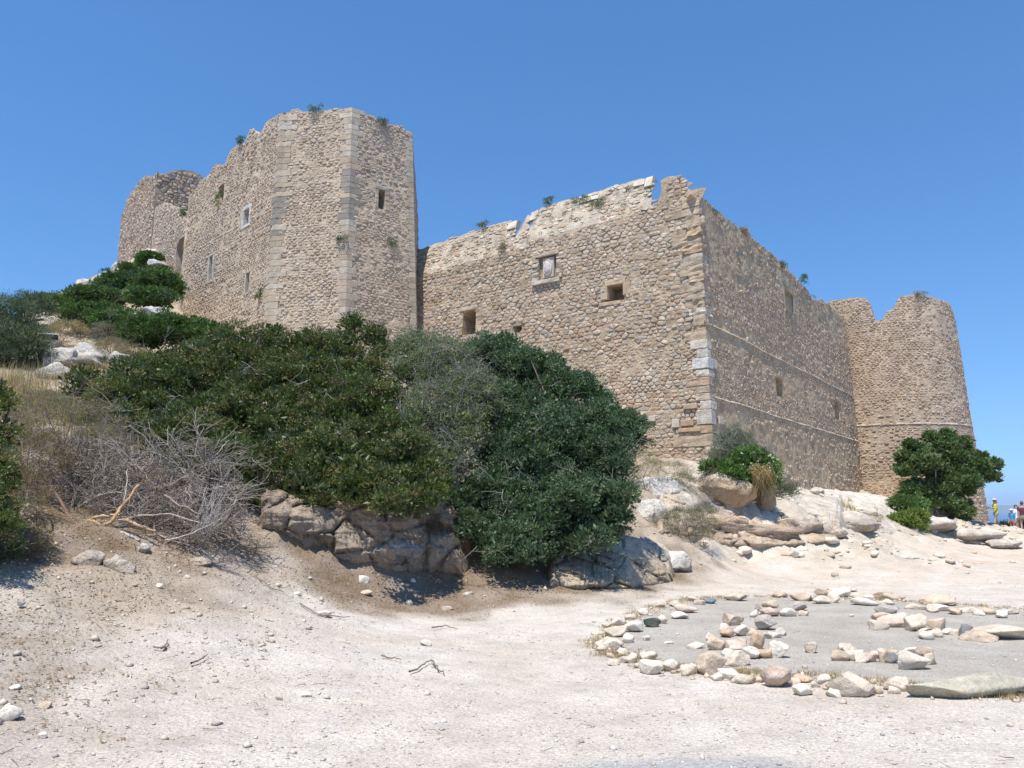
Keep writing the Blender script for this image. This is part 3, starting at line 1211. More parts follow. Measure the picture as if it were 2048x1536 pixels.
# squared patch stones set in the rubble beside the corner
for (x0, y0, x1, y1, col) in [(1345, 838, 1360, 855, WHITE), (1297, 832, 1312, 843, WHITE), (1362, 840, 1388, 852, ORA), (1358, 856, 1402, 864, ORA), (1368, 808, 1396, 818, TAN)]:
    r = px_rect(FRONT, x0, y0, x1, y1, 0)
    face_block(FRONT, r['u0'], r['u1'], r['z0'], r['z1'], -.1, .09, col, bast, 'squared_stone', rough=.01)
r = px_rect(RIGHT, 1437, 834, 1445, 848, 0)
face_block(RIGHT, r['u0'], r['u1'], r['z0'], r['z1'], -.1, .07, WHITE, bast, 'squared_stone')
r = px_rect(RIGHT, 1416, 718, 1432, 735, 0)
face_block(RIGHT, r['u0'], r['u1'], r['z0'], r['z1'], -.1, .06, (.5, .46, .4), bast, 'squared_stone')

# surround of the square window and the arched loophole in the front wall
o = f_open[0]
for (du0, du1, z0_, z1_) in [(-.28, 0, o['z0'] + .1, o['z1'] + .02), (o['u1'] - o['u0'], o['u1'] - o['u0'] + .3, o['z0'] + .15, o['z1'] + .05), (-.1, o['u1'] - o['u0'] + .1, o['z1'] + .03, o['z1'] + .22),
                             (-.35, o['u1'] - o['u0'] - .1, o['z0'] - .14, o['z0'] - .01)]:
    face_block(FRONT, o['u0'] + du0, o['u0'] + du1 - .005, z0_, z1_, -.5, .05, np.array((.46, .35, .23)) * R_.uniform(.9, 1.1), bast, 'window_surround_stone', rough=.03)
o = f_open[1]
for s in range(3):
    h = (o['z1'] - o['z0']) / 3
    face_block(FRONT, o['u0'] - .24, o['u0'] - .003, o['z0'] + s * h, o['z0'] + (s + 1) * h - .01, -.5, .04, np.array((.44, .33, .21)) * R_.uniform(.85, 1.1), bast, 'jamb_stone', rough=.05, seed=s)
    face_block(FRONT, o['u1'] + .003, o['u1'] + .3, o['z0'] + s * h, o['z0'] + (s + 1) * h - .01, -.5, .04, np.array((.46, .36, .24)) * R_.uniform(.85, 1.1), bast, 'jamb_stone', rough=.05, seed=s + 4)
face_block(FRONT, o['u0'] - .2, o['u1'] + .1, o['z1'] + .01, o['z1'] + .16, -.5, .05, (.45, .36, .26), bast, 'lintel', rough=.04)

# coat of arms
o = f_open[3]
ar = empty('castle_coat_of_arms', (0, 0, 0), None, None)
COL.objects.unlink(ar)
bpy.data.objects.remove(ar)
uw = o['u1'] - o['u0']
um = (o['u0'] + o['u1']) / 2 + .02
panel = face_block(FRONT, um - .25, um + .25, o['z0'] + .10, o['z1'] - .06, -.18, .015, (.50, .43, .35), bast, 'coat_of_arms_panel')
V, F = [], []
zc_ = (o['z0'] + o['z1']) / 2 + .02
hh = (o['z1'] - o['z0']) * .33
NA = 28
for ri, (rad, dep) in enumerate([(1.0, .0), (.97, .06), (.86, .085), (.80, .06), (.74, .08), (.4, .115)]):
    for a in range(NA):
        t = 2 * math.pi * a / NA
        V.append(FRONT.pt(um + math.cos(t) * .21 * rad, zc_ + math.sin(t) * hh * rad * (1.0 if math.sin(t) > 0 else 1.12), dep + 0.006 * math.sin(5 * t + ri)))
V.append(FRONT.pt(um, zc_, .12))
for ri in range(5):
    for a in range(NA):
        b = (a + 1) % NA
        F.append((ri * NA + a, ri * NA + b, (ri + 1) * NA + b, (ri + 1) * NA + a))
for a in range(NA):
    F.append((5 * NA + a, 5 * NA + (a + 1) % NA, 6 * NA))
mesh_obj('shield', V, F, (.55, .49, .43), 'ashlar', panel, smooth=True)
for s in range(5):
    h = (o['z1'] - o['z0']) / 5
    lw = R_.uniform(.22, .36)
    face_block(FRONT, o['u0'] - lw, o['u0'] + .06, o['z0'] + s * h, o['z0'] + (s + 1) * h - .012, -.2, .05, np.array((.40, .33, .25)) * R_.uniform(.85, 1.1), bast, 'niche_stone', 'masonry', rough=.07, seed=s)
    lw = R_.uniform(.16, .32)
    face_block(FRONT, o['u1'] - .06, o['u1'] + lw, o['z0'] + s * h, o['z0'] + (s + 1) * h - .012, -.2, .05, np.array((.42, .34, .25)) * R_.uniform(.85, 1.1), bast, 'niche_stone', 'masonry', rough=.07, seed=s + 9)
face_block(FRONT, o['u0'] - .1, o['u1'] + .05, o['z1'] + .004, o['z1'] + .14, -.2, .10, (.42, .35, .27), bast, 'niche_hood', 'masonry', rough=.06)
face_block(FRONT, o['u0'] - .22, o['u1'] + .12, o['z0'] - .16, o['z0'] - .004, -.2, .14, (.46, .41, .34), bast, 'niche_sill', rough=.03)
# niche in the right wall
o = r_open[2]
framed(RIGHT, o, bast, fw=.1, col=(.36, .29, .22), proud=.04, part='niche_frame')
for o in r_open[:2]:
    face_block(RIGHT, o['u0'] - .1, o['u1'] + .14, o['z1'] + .01, o['z1'] + .14, -.4, .05, (.40, .30, .21), bast, 'lintel', rough=.03)

# pale coping slabs of the parapet
for (x0, y0, x1, y1) in [(1160, 394, 1196, 402), (1062, 424, 1075, 440), (1290, 354, 1304, 372), (1268, 361, 1288, 371), (1018, 444, 1034, 458)]:
    r = px_rect(FRONT, x0, y0, x1, y1, 0)
    face_block(FRONT, r['u0'], r['u1'], r['z0'], r['z1'], -.2, .07, (.53, .47, .37), bast, 'coping_stone', rough=.04, seed=x0)

# ---- polygonal tower and its long left wall
tower = empty('castle_tower', (float(tB[0]), float(tB[1]), TW - 1), 'tall many-sided stone tower with pale dressed corner stones and a small arched loophole', 'tower')
ta_top = profile(TA, [(545, 238), (556, 229), (575, 224), (590, 217), (604, 222), (640, 224), (668, 217), (694, 215)])
tb_top = profile(TB, [(692, 215), (712, 219), (735, 228), (744, 229), (758, 243), (785, 252), (800, 252), (812, 258), (822, 264)])
tc_top = profile(TC, [(822, 264), (826, 282), (829, 300), (831, 340), (834, 362)])
tc_top.Z[:] = np.array([tb_top.Z[-1], tb_top.Z[-1] - .5, tb_top.Z[-1] - 1.2, tb_top.Z[-1] - 2.2, tb_top.Z[-1] - 2.8])
tc_top.U[:] = np.linspace(0, TC.L, 5)
b_open = [px_rect(TB, 757, 380, 770, 418, 0.7, arch=True)]
CORE_T = (0.52, 0.405, 0.275)
build_core(TA, 4.5, ta_top, [], 1.2, CORE_T, tower)
build_core(TB, 4.5, tb_top, b_open, 1.2, CORE_T, tower)
build_core(TC, 4.5, tc_top, [], 1.2, (.44, .35, .26), tower)
tz = lambda u, z: np.clip(0.88 + 0.5 * fbm(np.stack([u * .5, z * .7, u * 0], -1), 2, 95), .5, 1)
lay_stones(TA, 6, ta_top, [], 0.24, 0.105, PAL_TOWER, tower, gap=.016, proud=(.006, .035), seed=31, jit=.16, lift=.62, zone=tz, end_skip=.1, n_parts=150)
lay_stones(TB, 6, tb_top, b_open, 0.24, 0.105, PAL_TOWER, tower, gap=.016, proud=(.006, .035), seed=32, jit=.16, lift=.62, zone=tz, end_skip=.1, n_parts=150)
lay_stones(TC, 6, tc_top, [], 0.34, 0.16, PAL_RIGHT, tower, gap=.02, proud=(.01, .03), seed=33, n_parts=0, detail=False)
o = b_open[0]
for s in range(4):
    h = (o['z1'] - o['z0']) / 4
    face_block(TB, o['u0'] - .16, o['u0'] - .003, o['z0'] + s * h, o['z0'] + (s + 1) * h - .008, -.45, .035, np.array((.44, .38, .29)) * R_.uniform(.9, 1.1), tower, 'jamb_stone', seed=s, rough=.02)
    face_block(TB, o['u1'] + .003, o['u1'] + .2, o['z0'] + s * h, o['z0'] + (s + 1) * h - .008, -.45, .035, np.array((.44, .36, .26)) * R_.uniform(.9, 1.1), tower, 'jamb_stone', seed=s + 5, rough=.02)
face_block(TB, o['u0'] - .16, o['u1'] + .2, o['z1'] + .004, o['z1'] + .16, -.45, .04, (.38, .33, .26), tower, 'arch_stone', rough=.03)
TPAL = [(.52, .43, .32), (.49, .395, .285), (.46, .36, .25), (.50, .395, .275), (.53, .455, .35)]
DARKQ = [(.33, .28, .22), (.30, .26, .21)]


def quoin_column(fa, fb, zlo, top_z, parent, la=(.26, .50), lb=(.26, .50), hmin=.20, hmax=.30, stain=None, seed=0):
    R = random.Random(seed)
    z, i = zlo, 0
    while z < top_z - .1:
        h = min(R.uniform(hmin, hmax), top_z - z)
        a = R.uniform(*(la if True else la)) * (1.15 if i % 2 else .8)
        b = R.uniform(*lb) * (.8 if i % 2 else 1.15)
        col = R.choice(TPAL)
        if stain and stain(z) and R.random() < .75:
            col = R.choice(DARKQ)
        quoin_block(fa, fb, z + .005, z + h, a, b, R.uniform(.006, .022), np.array(col) * R.uniform(.80, 1.0), parent, R, name='quoin')
        z += h
        i += 1


st = lambda z: 12.6 < z < 15.2
quoin_column(LEFTW, TA, 6.8, float(ta_top(np.array([0.1]))[0]) - .1, tower, seed=41, stain=st, la=(.2, .4), lb=(.35, .6))
quoin_column(TA, TB, 6.8, float(ta_top(np.array([TA.L - .3]))[0]) - .02, tower, seed=42, stain=st)
quoin_column(TB, TC, 6.8, float(tb_top(np.array([TB.L - .3]))[0]) - .05, tower, seed=43, la=(.2, .4), lb=(.3, .6))

wing = empty('castle_wing', (float(LEFTW.A[0]), float(LEFTW.A[1]), 10), 'ruined castle wall with stepped broken top and narrow slit windows, left of the tall tower', 'castle wall')
lw_top = profile(LEFTW, [(362, 396), (368, 393), (384, 387), (400, 366), (407, 358), (418, 350), (424, 340), (430, 329), (442, 329), (450, 330), (455, 318), (462, 300), (470, 291), (480, 286), (488, 284),
                         (495, 275), (502, 259), (510, 258), (518, 268), (526, 262), (533, 246), (545, 236), (556, 229)])
l_open = [px_rect(LEFTW, 486.5, 419, 497, 449, 0.7), px_rect(LEFTW, 418.5, 514, 425, 561, 0.6), px_rect(LEFTW, 489.5, 546, 497, 585, 0.6), px_rect(LEFTW, 435, 372, 447, 412, 0.35)]
build_core(LEFTW, 4.5, lw_top, l_open, 1.3, CORE_T, wing)
lay_stones(LEFTW, 6, lw_top, l_open, 0.25, 0.115, PAL_TOWER, wing, gap=.020, proud=(.008, .04), seed=34, jit=.16, lift=.62, zone=tz, end_skip=.12, n_parts=280)
framed(LEFTW, l_open[0], wing, fw=.17, col=(.56, .52, .46))
framed(LEFTW, l_open[1], wing, fw=.12, col=(.50, .45, .37))
framed(LEFTW, l_open[2], wing, fw=.10, col=(.48, .42, .34))

rear = empty('castle_rear_wall', (float(ES.A[0]), float(ES.A[1]), 13), 'plastered rubble wall with a tall arched doorway between keep and stepped wall', 'castle wall')
es_top = profile(ES, [(300, 424), (306, 420), (318, 412), (330, 405), (336, 404), (350, 413), (366, 420), (374, 424)])
e_open = [px_rect(ES, 351, 478, 370, 560, 1.0, arch=True)]
build_core(ES, 9, es_top, e_open, 1.0, (.47, .38, .29), rear)
lay_stones(ES, 11, es_top, e_open, 0.30, 0.16, PAL_TOWER, rear, gap=.022, proud=(.01, .04), seed=35, detail=False, n_parts=120)

keep = empty('castle_keep', (float(KC[0]), float(KC[1]), 16), 'furthest ruined stone keep standing highest on the hill at left', 'castle keep')
kl_top = profile(KL, [(222, 560), (231, 480), (236, 441), (241, 438), (252, 414), (254, 400), (262, 385), (278, 366), (290, 351), (300, 350), (306, 353)])
kr_top = profile(KR, [(306, 353), (318, 349), (332, 343), (345, 339), (360, 337), (376, 341), (392, 346), (406, 357), (430, 372)])
build_core(KL, 12, kl_top, [], 1.2, (.42, .34, .26), keep)
build_core(KR, 12, kr_top, [], 1.2, (.34, .27, .20), keep)
lay_stones(KL, 15, kl_top, [], 0.34, 0.19, PAL_KEEP, keep, gap=.02, proud=(.015, .06), seed=36, detail=False, n_parts=150)
lay_stones(KR, 15, kr_top, [], 0.34, 0.20, PAL_RIGHT, keep, gap=.02, proud=(.02, .07), seed=37, detail=False, n_parts=150)

# ---- round tower
rtw = empty('castle_round_tower', (22.4, 47.6, 2.0), 'round rubble stone tower with a notched broken top behind the dark green tree', 'tower')
cp_ = [RT.hit(*p) for p in [(1655, 604), (1690, 598), (1715, 595), (1734, 595), (1739, 604), (1744, 622), (1749, 641), (1768, 636), (1772, 622), (1790, 614), (1794, 612), (1796, 594), (1815, 590), (1835, 588), (1860, 596)]]
Uc = [p[0] for p in cp_] + [RT.R * 1.15, RT.R * 1.45, RT.R * 1.6, RT.R * 2.2, RT.L / 2]
Zc = [p[1] for p in cp_] + [cp_[-1][1] - .1, cp_[-1][1] - .6, cp_[-1][1] - 1.6, 10.5, 10.3]
Uc = [-RT.L / 2, -RT.R * 2.0, -RT.R * 1.5] + Uc
Zc = [10.3, 10.5, cp_[0][1]] + Zc
rt_top = lambda u, rag=.1: np.interp(u, Uc, Zc) + rag * fbm(np.stack([np.asarray(u, float) * 2.1, np.asarray(u, float) * 0, np.asarray(u, float) * 0], -1), 3, 33)
rt_top.U, rt_top.Z = np.array(Uc), np.array(Zc)
build_core(RT, -1.0, rt_top, [], 1.2, (.47, .365, .26), rtw, closed=True)
lay_stones(RT, 0.5, rt_top, [], 0.27, 0.12, PAL_ROUND, rtw, gap=.018, proud=(.008, .04), seed=38, jit=.16, lift=.62, detail=False, n_parts=250, u_range=(-RT.R * 1.7, RT.R * 1.75),
           zone=lambda u, z: np.clip(0.78 + 0.7 * fbm(np.stack([u * .25, z * .5, u * 0], -1), 3, 97), .3, 1))
zb_ = RT.hit(1815, 847)[1]
V, F = [], []
us = np.arange(-RT.R * 1.6, RT.R * 1.7, .25)
for u in us:
    for (dz, dd) in ((-.05, -.02), (-.035, .04), (-.01, .045), (.07, -.01)):
        V.append(RT.pt(u, zb_ + dz + .03 * mnoise.noise((u, 0, 1)), dd))
for i in range(len(us) - 1):
    for j in range(3):
        a = i * 4 + j
        F.append((a, a + 4, a + 5, a + 1))
mesh_obj('levelling_course', V, F, (.50, .42, .32), 'mortar', rtw)
# ------------------------------------------------------------------ rocks
_ico = {}


def ico(sub):
    if sub not in _ico:
        bm = bmesh.new()
        bmesh.ops.create_icosphere(bm, subdivisions=sub, radius=1)
        _ico[sub] = (np.array([v.co[:] for v in bm.verts]), np.array([[v.index for v in f.verts] for f in bm.faces]))
        bm.free()
    return _ico[sub]


def rock_shape(seed, sub, size, facets=9, rough=0.12, flat=0.75, layers=0.0):
    V, F = ico(sub)
    V = V.copy()
    R = np.random.default_rng(seed)
    for _ in range(facets):
        n = R.normal(size=3)
        n /= np.linalg.norm(n)
        c = R.uniform(flat - .12, flat + .2)
        d = V @ n
        V = V - np.maximum(0, d - c)[:, None] * n * 0.92
    V *= 1 + rough * fbm(V * 1.4 + seed * 3.1, 4, seed)[:, None] + rough * .35 * fbm(V * 5 + seed, 3, seed + 1)[:, None]
    if layers:
        V *= (1 + layers * np.abs(np.sin(V[:, 2] * 9 + 2 * fbm(V * 1.5, 2, seed))))[:, None] * np.array([1, 1, 0]) + np.array([0, 0, 1])
    V *= np.array(size) / 2 / np.abs(V).max(0)
    return V, F


def rot_z(V, a):
    c, s = math.cos(a), math.sin(a)
    return np.stack([V[:, 0] * c - V[:, 1] * s, V[:, 0] * s + V[:, 1] * c, V[:, 2]], -1)


def rot_x(V, a):
    c, s = math.cos(a), math.sin(a)
    return np.stack([V[:, 0], V[:, 1] * c - V[:, 2] * s, V[:, 1] * s + V[:, 2] * c], -1)


def rot_y(V, a):
    c, s = math.cos(a), math.sin(a)
    return np.stack([V[:, 0] * c + V[:, 2] * s, V[:, 1], -V[:, 0] * s + V[:, 2] * c], -1)


def rock_at(px, py, w_px, h_px, col, label, name='rock', cat='rock', group=None, sub=3, seed=None, rz=0.0, tilt=0.0, depth=0.8, sink=0.12, Y=None, mat='rock', facets=9, rough=.12,
            layers=0.0, smoothf=None, top_col=None, flat=.75, follow=True, push=.3):
    """A rock whose outline in the photograph is w_px by h_px round (px, py); rests on the ground below its lower edge unless Y fixes its distance."""
    seed = seed if seed is not None else int(px * 7 + py * 3)
    if Y is None:
        X, Y, _ = hit_ground(px, py + h_px * 0.5 - 1)
    elif follow:
        Y = min(Y, hit_ground(px, py + h_px * .2)[1] + .1)
    x, y, z = at(px, py, Y)
    mpp = math.hypot(x, y) / FPX * 1.0
    w, h = w_px * mpp, h_px * mpp
    d = w * depth
    V, F = rock_shape(seed, sub, (w, d, h * 1.04), facets, rough, flat, layers)
    V = rot_y(V, tilt)
    V = rot_z(V, rz)
    c = np.array([x, y + d * push, z - (h * .06 if push == .3 else 0)])
    V = V + c
    C = np.array(col) * (1 + .18 * fbm(V * 3.1, 3, seed)[:, None])
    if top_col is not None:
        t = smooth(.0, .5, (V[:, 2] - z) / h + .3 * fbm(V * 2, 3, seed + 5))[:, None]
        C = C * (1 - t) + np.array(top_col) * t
    o = mesh_obj(name, V, F, C, mat, smooth=(sub >= 4 if smoothf is None else smoothf))
    return tag(o, label, cat, group)


# ring of loose stones: pixel boxes read off a 2.28x enlargement whose corner is at (1150, 1150)
CREAM, WHT, TANS, PINK, ORG, GRY, DARKG, SLATE = (.58, .49, .38), (.64, .57, .47), (.53, .42, .31), (.56, .44, .35), (.53, .38, .25), (.44, .39, .33), (.09, .12, .10), (.13, .17, .20)
NAMES = {CREAM: 'cream', WHT: 'white', TANS: 'tan', PINK: 'pinkish', ORG: 'orange-brown', GRY: 'grey', DARKG: 'dark green', SLATE: 'slate-blue'}
ORD = ['first', 'second', 'third', 'fourth', 'fifth', 'sixth', 'seventh', 'eighth', 'ninth', 'tenth', 'eleventh', 'twelfth', 'thirteenth', 'fourteenth', 'fifteenth', 'sixteenth',
       'seventeenth', 'eighteenth', 'nineteenth', 'twentieth', 'twenty-first', 'twenty-second', 'twenty-third', 'twenty-fourth', 'twenty-fifth', 'twenty-sixth', 'twenty-seventh', 'twenty-eighth']
CHAINS = {
    'left end': ('counting from the far side on the ring\'s curved left end', [
        (745, 100, 110, 42, CREAM), (620, 120, 80, 28, SLATE), (568, 126, 60, 26, PINK), (505, 155, 105, 40, PINK), (472, 186, 90, 34, WHT), (398, 203, 60, 40, CREAM), (356, 219, 76, 48, DARKG),
        (268, 238, 90, 52, WHT), (195, 258, 110, 60, CREAM), (236, 292, 66, 50, WHT), (165, 313, 130, 56, CREAM), (325, 290, 38, 28, WHT), (222, 352, 66, 38, WHT), (178, 402, 66, 30, CREAM), (262, 382, 70, 50, CREAM), (340, 372, 80, 44, CREAM)]),
    'near edge': ('from the left along the near edge of the stone ring', [
        (350, 425, 108, 68, WHT), (446, 417, 80, 56, WHT), (510, 432, 86, 66, CREAM), (574, 432, 40, 46, TANS), (628, 402, 128, 118, TANS), (705, 450, 112, 66, WHT), (785, 480, 118, 42, CREAM), (936, 468, 132, 96, PINK),
        (1050, 476, 88, 38, ORG), (1135, 480, 64, 48, WHT), (1044, 530, 84, 56, WHT), (1182, 540, 72, 36, WHT), (1286, 500, 205, 118, CREAM), (1388, 528, 50, 50, TANS), (1478, 500, 104, 72, CREAM),
        (1722, 542, 52, 30, WHT), (1850, 516, 570, 100, (.47, .43, .33))]),
    'left heap': ('counting from the far side in the ring\'s left heap', [
        (835, 146, 36, 56, PINK), (820, 176, 46, 40, WHT), (902, 134, 76, 38, TANS), (892, 172, 86, 46, PINK), (975, 171, 80, 48, WHT), (1022, 145, 80, 42, GRY), (1050, 178, 52, 28, TANS),
        (722, 206, 100, 52, TANS), (880, 220, 96, 70, GRY), (690, 240, 60, 34, WHT), (702, 266, 72, 46, ORG), (758, 256, 62, 52, WHT), (812, 256, 56, 46, CREAM), (906, 276, 78, 34, WHT), (948, 262, 58, 38, GRY),
        (615, 280, 46, 36, WHT), (640, 306, 92, 86, TANS), (556, 322, 78, 38, WHT), (740, 326, 120, 50, PINK), (838, 290, 66, 112, ORG), (926, 334, 100, 84, WHT), (874, 356, 98, 46, ORG),
        (745, 378, 120, 76, CREAM), (800, 356, 84, 54, WHT)]),
    'right heap': ('from the left in the ring\'s right heap', [
        (1210, 372, 80, 52, TANS), (1244, 332, 96, 44, PINK), (1282, 364, 84, 54, WHT), (1345, 376, 84, 52, PINK), (1406, 366, 48, 66, TANS), (1450, 382, 58, 42, (.22, .21, .20)), (1500, 372, 70, 50, CREAM),
        (1558, 392, 130, 84, WHT), (1608, 348, 78, 54, TANS), (1622, 386, 66, 50, CREAM)]),
    'back row': ('from the left in the ring\'s back right row', [
        (1440, 158, 110, 42, GRY), (1400, 190, 80, 36, TANS), (1390, 232, 98, 44, CREAM), (1472, 200, 130, 74, PINK), (1560, 222, 100, 80, CREAM), (1622, 277, 76, 42, WHT), (1660, 228, 86, 58, TANS),
        (1702, 262, 60, 28, WHT), (1742, 260, 48, 38, CREAM), (1788, 256, 60, 54, (.24, .23, .22)), (1866, 280, 150, 52, TANS), (1985, 262, 240, 74, CREAM)]),
    'far edge': ('from the left along the ring\'s far edge', [
        (1040, 100, 92, 46, TANS), (1124, 80, 60, 42, TANS), (1140, 116, 92, 38, CREAM), (1220, 82, 120, 38, WHT), (1312, 100, 80, 36, CREAM), (1340, 126, 140, 30, WHT), (1402, 92, 88, 32, TANS), (1420, 132, 60, 20, GRY),
        (1472, 104, 90, 28, TANS), (1572, 150, 100, 24, CREAM), (1682, 116, 140, 52, TANS), (1684, 152, 80, 32, WHT), (1800, 162, 90, 24, CREAM), (1880, 166, 80, 28, TANS), (1990, 170, 90, 26, CREAM)]),
}
RS = random.Random(3)
for key, (where, lst) in CHAINS.items():
    for i, (cx, cy, w, h, col) in enumerate(lst):
        px, py = 1150 + cx / 2.281, 1150 + cy / 2.281
        nm = NAMES.get(col, 'dark grey' if col[0] < .3 else 'greenish cream')
        areap = w * h
        size = 'large' if areap > 7000 else ('small' if areap < 2600 else 'mid-sized')
        if w > 400:
            lab = 'very long greenish cream slab ending the near edge of the stone ring'
        else:
            lab = '%s %s stone, %s %s' % (size, nm, ORD[i], where)
        rock_at(px, py, w / 2.281 * 1.05, h / 2.281 * 1.06, np.array(col) * RS.uniform(.88, 1.05), lab, 'ring_stone', 'stone', 'loose stones laid out in a ring', sub=4 if areap > 5000 else 3,
                rz=RS.uniform(-.3, .3), tilt=RS.uniform(-.12, .12) if w < 200 else 0, depth=RS.uniform(.55, .85) if w < 400 else .28, mat='stone', facets=13, rough=.24, smoothf=False, flat=.58,
                layers=0.0)
for (cx, cy, w, h, col, lab) in [(1078, 333, 60, 56, CREAM, 'lone cream block standing on the grey sand between two heaps'), (430, 310, 44, 14, WHT, 'flat white chip on the grey sand near the left end of the ring'),
                                 (1262, 184, 20, 14, WHT, 'tiny white stone alone on the sand before the far edge'), (1155, 410, 20, 12, PINK, 'tiny pink stone alone on the sand below the lone block')]:
    rock_at(1150 + cx / 2.281, 1150 + cy / 2.281, w / 2.281, h / 2.281, col, lab, 'ring_stone', 'stone', 'loose stones laid out in a ring', mat='stone', smoothf=False, facets=12, flat=.6, rough=.2)

edge_px = [(1196, 1262), (1215, 1252), (1236, 1243), (1262, 1232), (1290, 1222), (1322, 1212), (1352, 1206), (1390, 1200), (1205, 1300), (1222, 1312), (1246, 1322), (1278, 1330), (1330, 1336), (1362, 1342), (1386, 1338), (1440, 1352),
           (1478, 1356), (1520, 1360), (1552, 1358), (1590, 1364), (1632, 1370), (1662, 1372), (1700, 1376), (1738, 1380), (1790, 1382), (1560, 1192), (1618, 1194), (1668, 1196), (1742, 1200), (1778, 1206), (1835, 1212), (1868, 1216), (1915, 1222),
           (1960, 1224), (2010, 1228)]
fill_px = [(1455, 1262), (1478, 1282), (1500, 1262), (1512, 1290), (1440, 1290), (1532, 1270), (1470, 1236), (1520, 1228), (1545, 1296), (1492, 1312), (1455, 1305), (1700, 1302), (1726, 1318), (1756, 1308), (1790, 1308), (1826, 1302), (1776, 1232), (1812, 1252),
           (1846, 1262), (1875, 1268), (1905, 1266)]
FILL = [(edge_px[:8], "on the ring's back left edge"), (edge_px[8:19], "on the ring's curved left end"), (edge_px[19:25], "on the ring's near edge"), (edge_px[25:], "on the ring's far edge"),
        (fill_px[:11], "inside the ring's left heap"), (fill_px[11:16], "inside the ring's right heap"), (fill_px[16:], "inside the ring's back right row")]
for lst, where in FILL:
    for k, (px, py) in enumerate(sorted(lst)):
        w_ = RS.uniform(19, 33)
        c_ = RS.choice([CREAM, WHT, CREAM, TANS])
        rock_at(px, py + RS.uniform(-3, 3), w_, w_ * RS.uniform(.42, .68), np.array(c_) * RS.uniform(.88, 1.0), 'small %s filler stone, %s filler from the left %s' % (NAMES[c_], ORD[k], where), 'ring_stone', 'stone',
                'loose stones laid out in a ring', mat='stone', smoothf=False, facets=12, flat=.6, rough=.24, rz=RS.uniform(-1, 1))

# loose rocks on the bank and the gravel
LOOSE = [(725, 1159, 38, 24, WHT, 'bright white rock lying on brown leaf litter below the ledge'), (729, 1185, 28, 13, TANS, 'flat tan rock just below the bright white rock'),
         (659, 1130, 20, 14, GRY, 'grey stone at the foot of the dark ledge'), (675, 1139, 11, 10, WHT, 'small pale stone beside the grey stone at the ledge foot'),
         (660, 1147, 15, 10, PINK, 'small pink stone under the grey stone at the ledge foot'), (697, 1136, 18, 10, TANS, 'tan stone between the ledge foot and the bright white rock'),
         (748, 1168, 8, 8, GRY, 'little grey stone touching the right side of the bright white rock'), (825, 1162, 13, 11, WHT, 'white stone on leaf litter right of the bright white rock'),
         (812, 1170, 14, 9, TANS, 'tan stone under the white stone on leaf litter'), (818, 1204, 15, 13, WHT, 'round white stone at the lower edge of the leaf litter'),
         (798, 1160, 9, 9, GRY, 'grey stone left of the white stone on leaf litter'), (876, 1188, 9, 7, WHT, 'small white stone on leaf litter below the dark green bush'),
         (935, 1189, 24, 12, GRY, 'flat grey stone on the litter below the dark green bush'), (893, 1217, 22, 10, PINK, 'pinkish white stone where the litter meets the path'),
         (592, 1188, 19, 10, WHT, 'white stone on the dusty bank above the fallen twigs'), (648, 1228, 32, 13, WHT, 'low white chunk half buried in the dusty path edge'),
         (611, 1391, 26, 13, WHT, 'white stone alone on open gravel at the lower left middle'), (556, 1396, 16, 11, CREAM, 'cream stone just left of the lone white stone on open gravel'),
         (14, 1428, 40, 30, WHT, 'bright white rock at the lower left corner of the picture'), (87, 1414, 24, 16, TANS, 'tan stone near the bright rock at the lower left'),
         (28, 1376, 22, 11, WHT, 'pale flat stone above the bright corner rock'), (84, 1472, 18, 12, WHT, 'small white stone below the tan stone at lower left'),
         (318, 1172, 15, 12, WHT, 'white stone on the dust below the brush pile'), (371, 1154, 14, 9, WHT, 'small white stone on the slope right below the brush pile'),
         (393, 1099, 11, 9, WHT, 'small white stone at the foot of the brush pile'), (40, 1203, 15, 14, GRY, 'grey white stone in the shade at the left edge'),
         (850, 1286, 26, 12, WHT, 'white stone with a twig beside it on the open gravel'), (1826, 1117, 31, 9, WHT, 'flat white slab alone on the gravel before the rock slope'),
         (1592, 1105, 26, 20, WHT, 'white boulder at the foot of the rock slope'), (1572, 1108, 30, 12, ORG, 'orange flat stone beside the white boulder at the slope foot'),
         (1603, 1110, 14, 9, WHT, 'small white stone against the white boulder at the slope foot'), (1550, 1106, 8, 6, WHT, 'tiny white stone left of the orange flat stone'),
         (1690, 1180, 60, 7, CREAM, 'thin cream slab flush with the gravel behind the ring'), (2025, 1452, 14, 8, CREAM, 'single pale stone on gravel below the long slab')]
for (px, py, w, h, col, lab) in LOOSE:
    rock_at(px, py, w, h, col, lab, 'loose_rock', 'rock', None, sub=3, rz=RS.uniform(-.4, .4), tilt=RS.uniform(-.1, .2), mat='stone', facets=12, smoothf=False, flat=.6, rough=.2)

